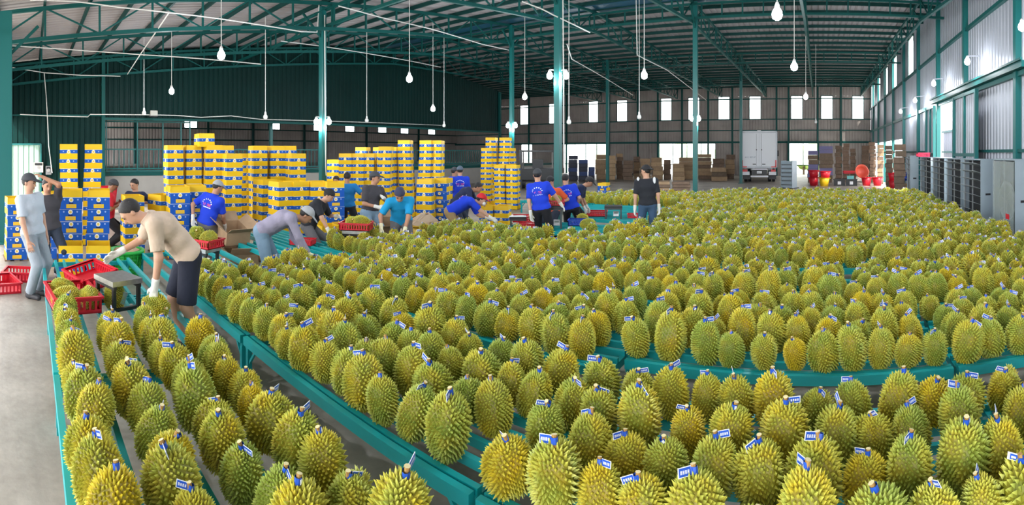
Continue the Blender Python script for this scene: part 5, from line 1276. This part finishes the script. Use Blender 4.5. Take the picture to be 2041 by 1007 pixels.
# ------------------------------------------------------------------ truck
tp = at(1513, 33); T = thing('box_truck', 'white box truck parked with its rear doors toward the camera', 'truck', tp, -th(1513) - .035); M = WM[T.name]
M_tw = mat('truck_white', (.74, .77, .82), .35); M_tl = mat('tail_light_red', (.6, .02, .02), .3); M_trim = mat('truck_frame_grey', (.33, .35, .38), .4, .4)
w2, zb, zt_ = 1.15, .98, 3.36
cuboid('cargo_box', (-w2, .06, zb), (w2, 5.6, zt_), M_tw, T, M)
for sx in (-1, 1):
    d = cuboid('rear_door', (min(sx * .012, sx * (w2 - .05)), 0, zb + .07), (max(sx * .012, sx * (w2 - .05)), .06, zt_ - .1), M_tw, T, M)
    cuboid('lock_rod', (sx * .17 - .012, -.03, zb + .1), (sx * .17 + .012, 0, zt_ - .15), M_trim, T, M)
    cuboid('lock_handle', (sx * .17 - .03, -.05, 2.12), (sx * .17 + .03, -.0, 2.2), M_black, T, M)
    cuboid('latch', (min(sx * .2, sx * .42), -.04, zb + .2), (max(sx * .2, sx * .42), 0, zb + .26), M_black, T, M)
    cuboid('corner_post', (sx * w2 - .05, -.02, zb), (sx * w2 + .05, .1, zt_), M_trim, T, M)
    cuboid('reflector', (min(sx * .8, sx * 1.1), -.03, zb + .02), (max(sx * .8, sx * 1.1), 0, zb + .09), M_tl, T, M); cuboid('reflector', (sx * 1.1 - .04, -.035, zb + .05), (sx * 1.1 + .04, -.02, zb + .5), M_tl, T, M)
    cuboid('tail_light', (sx * .93 - .16, -.02, .72), (sx * .93 + .16, .08, .86), M_tl, T, M); cuboid('mudguard', (sx * .88 - .25, .1, .5), (sx * .88 + .25, .2, .72), M_tw, T, M); cuboid('mud_flap', (sx * .88 - .25, .75, .18), (sx * .88 + .25, .78, .6), M_black, T, M)
    for k, (y, o) in enumerate(((1.3, 0), (1.3, -.28), (5.2, 0))):
        MB().lathe([(.10, -.11), (.34, -.11), (.38, -.08), (.38, .08), (.34, .11), (.10, .11)], 20).build('wheel', M_black, T, M @ Matrix.Translation((sx * (.95 + o), y, .38)) @ Matrix.Rotation(PI / 2, 4, 'Y'))
for z in (zb, zt_ - .04): cuboid('rear_frame', (-w2, -.02, z - .03), (w2, .08, z + .08), M_trim, T, M)
cuboid('bumper', (-.55, -.06, .36), (.6, 0, .46), M_tw, T, M); cuboid('step', (-.5, -.02, .84), (.55, .04, .92), M_tw, T, M); cuboid('chassis', (-.5, .1, .5), (.5, 6.8, .8), M_black, T, M)
pl = cuboid('licence_plate', (-.14, -.03, .6), (.18, -.01, .76), M_white, T, M); cuboid('dome_light', (-.12, -.02, zt_ + .02), (.12, .1, zt_ + .09), M_white, T, M)
cuboid('cab', (-1.02, 5.75, .6), (1.02, 7.2, 2.5), M_tw, T, M); cuboid('mirror', (1.12, 6.9, 1.7), (1.32, 7.0, 2.15), M_black, T, M); cuboid('mirror', (-1.32, 6.9, 1.7), (-1.12, 7.0, 2.15), M_black, T, M)
def text(s, size, m, Mx, parent, name='lettering'):
    cu = bpy.data.curves.new('t', 'FONT'); cu.body = s; cu.size = size; cu.extrude = .002
    o = bpy.data.objects.new('t', cu); C.objects.link(o); dg = bpy.context.evaluated_depsgraph_get(); me = bpy.data.meshes.new_from_object(o.evaluated_get(dg)); bpy.data.objects.remove(o); me.materials.clear(); me.materials.append(m)
    return link(name, me, parent, Mx)
RX = Matrix.Rotation(PI / 2, 4, 'X')
text('61C 407.47', .15, mat('truck_lettering', (.25, .30, .38), .6), M @ Matrix.Translation((-.93, -.003, 1.62)) @ RX, T)
text('407.47', .075, M_black, M @ Matrix.Translation((-.11, -.034, .65)) @ RX, T)

# ------------------------------------------------------------------ grey fan housings with louvres along the right wall
M_fan = mat('fan_housing_grey', (.36, .44, .50), .38, .3, var=.06, scale=3); M_louv = mat('louvre_metal', (.42, .45, .47), .35, .5); M_dark = mat('fan_inside', (.015, .017, .02), .7)
def fan(y0, y1, x, label, z1=1.8, wrapped=False, dep=.34):       # louvred face toward -X, slotted side panel toward the camera
    T = thing('fan_housing', label, 'fan housing', (x, (y0 + y1) / 2, 0), group='grey fan housings'); n = 9
    cuboid('back_panel', (x + dep - .02, y0, .02), (x + dep, y1, z1), M_fan, T); cuboid('core', (x + .16, y0 + .05, .08), (x + dep - .03, y1 - .05, z1 - .06), M_dark, T)
    s = cuboid('side_panel', (x, y0, .02), (x + dep, y0 + .025, z1), M_fan, T); cuboid('side_panel', (x, y1 - .025, .02), (x + dep, y1, z1), M_fan, T)
    link('hand_slot', cube_mesh(M_dark), s, Matrix.Translation((x + dep * .55, y0 - .002, z1 * .52)) @ Matrix.Diagonal((.13, .01, .05, 1)))
    cuboid('top_panel', (x, y0, z1 - .03), (x + dep, y1, z1), M_fan, T); cuboid('bottom_panel', (x, y0, 0), (x + dep, y1, .06), M_fan, T)
    for y in (y0 + .03, (y0 + y1) / 2, y1 - .06): cuboid('mullion', (x + .02, y, .05), (x + .05, y + .03, z1 - .03), M_louv, T)
    if not wrapped:
        for k in range(n):
            z = .12 + (z1 - .25) * k / (n - 1)
            link('louvre', cube_mesh(M_louv), T, Matrix.Translation((x - .03, (y0 + y1) / 2, z)) @ Matrix.Rotation(.35, 4, 'Y') @ Matrix.Diagonal((.19, y1 - y0 - .12, .006, 1)))
    else:
        mm = bpy.data.materials.get('plastic_wrap') or mat('plastic_wrap', (.55, .62, .62), .15, alpha=.35, bump=.5, bscale=9)
        cuboid('plastic_wrap', (x - .01, y0 + .05, .08), (x - .004, y1 - .05, z1 - .05), mm, T)
        MB().lathe([(.42, 0), (.42, .05), (.38, .05), (.38, 0)], 24).build('fan_ring', M_louv, T, Matrix.Translation((x + .06, (y0 + y1) / 2, z1 * .5)) @ Matrix.Rotation(PI / 2, 4, 'Y'))
        for k in range(6): link('blade', cube_mesh(M_louv), T, Matrix.Translation((x + .09, (y0 + y1) / 2, z1 * .5)) @ Matrix.Rotation(k * PI / 3, 4, 'X') @ Matrix.Translation((0, 0, .2)) @ Matrix.Rotation(.5, 4, 'Z') @ Matrix.Diagonal((.01, .14, .34, 1)))
        cuboid('red_tape', (x - .015, y0 + .3, z1 * .3), (x - .011, y0 + .5, z1 * .36), M_red, T)
    return T
fan(9.5, 10.85, 3.92, 'nearest grey fan housing wrapped in clear plastic', 1.82, True)
for k, (a, b_, w) in enumerate(((11.6, 13.1, 'nearest'), (13.35, 14.9, 'second'), (15.2, 16.8, 'third'), (17.1, 18.9, 'farthest'))):
    fan(a, b_, 3.88, 'grey louvred fan housing, %s of the four in a row' % w, 1.8)
fan(19.3, 20.0, 3.55, 'pale blue fan housing panel at the end of the row', 1.84)
crate((3.75, 17.8, 1.81), 1.5, mat('crimson_plastic', (.6, .02, .08), .4), 'crimson tray lying on top of the fan housings', s=1.1)
c = at(1568, 27.5); T = thing('louvre_cabinet', 'small grey louvred cabinet standing right of the truck', 'cabinet', c, -th(1568) - .5); M = WM[T.name]
cuboid('body', (-.32, .02, .03), (.32, .5, 1.5), M_fan, T, M); cuboid('side_panel', (.32, -.02, .03), (.36, .52, 1.52), M_fan, T, M); cuboid('side_panel', (-.36, -.02, .03), (-.32, .52, 1.52), M_fan, T, M); cuboid('base', (-.45, -.08, 0), (.45, .6, .04), M_black, T, M)
for k in range(6): link('louvre', cube_mesh(M_louv), T, M @ Matrix.Translation((0, -.02, .2 + k * .22)) @ Matrix.Rotation(-.6, 4, 'X') @ Matrix.Diagonal((.62, .17, .008, 1)))

# ------------------------------------------------------------------ greenery outside the low far windows
M_leaf = mat('sunlit_leaves', (.30, .42, .10), .8, var=.4, scale=1.6)
for i, (x, w_) in enumerate(((-20, 7), (-11, 7), (-1.5, 6))):
    g_ = random.Random(i); b = MB()
    for k in range(26):
        c_ = Vector((x + g_.uniform(-w_ / 2, w_ / 2), YF + 7 + g_.uniform(-1, 1), g_.uniform(.2, 2.6))); q_ = g_.uniform(.5, .9)
        b.lathe([(q_ * max(.02, math.sin(PI * j / 5)), -q_ * math.cos(PI * j / 5)) for j in range(6)], 7, 0, Matrix.Translation(c_), cap=False)
    T = thing('hedge', ['pale green hedge outside the left low far window', 'pale green hedge outside the middle low far window', 'pale green hedge outside the window beside the truck'][i], 'hedge', (x, YF + 7, -.2)); b.build('foliage', M_leaf, T, Matrix())
    bar('trunk', (x, YF + 7, -.2), (x, YF + 7, 1.5), .2, .2, M_wood, T)
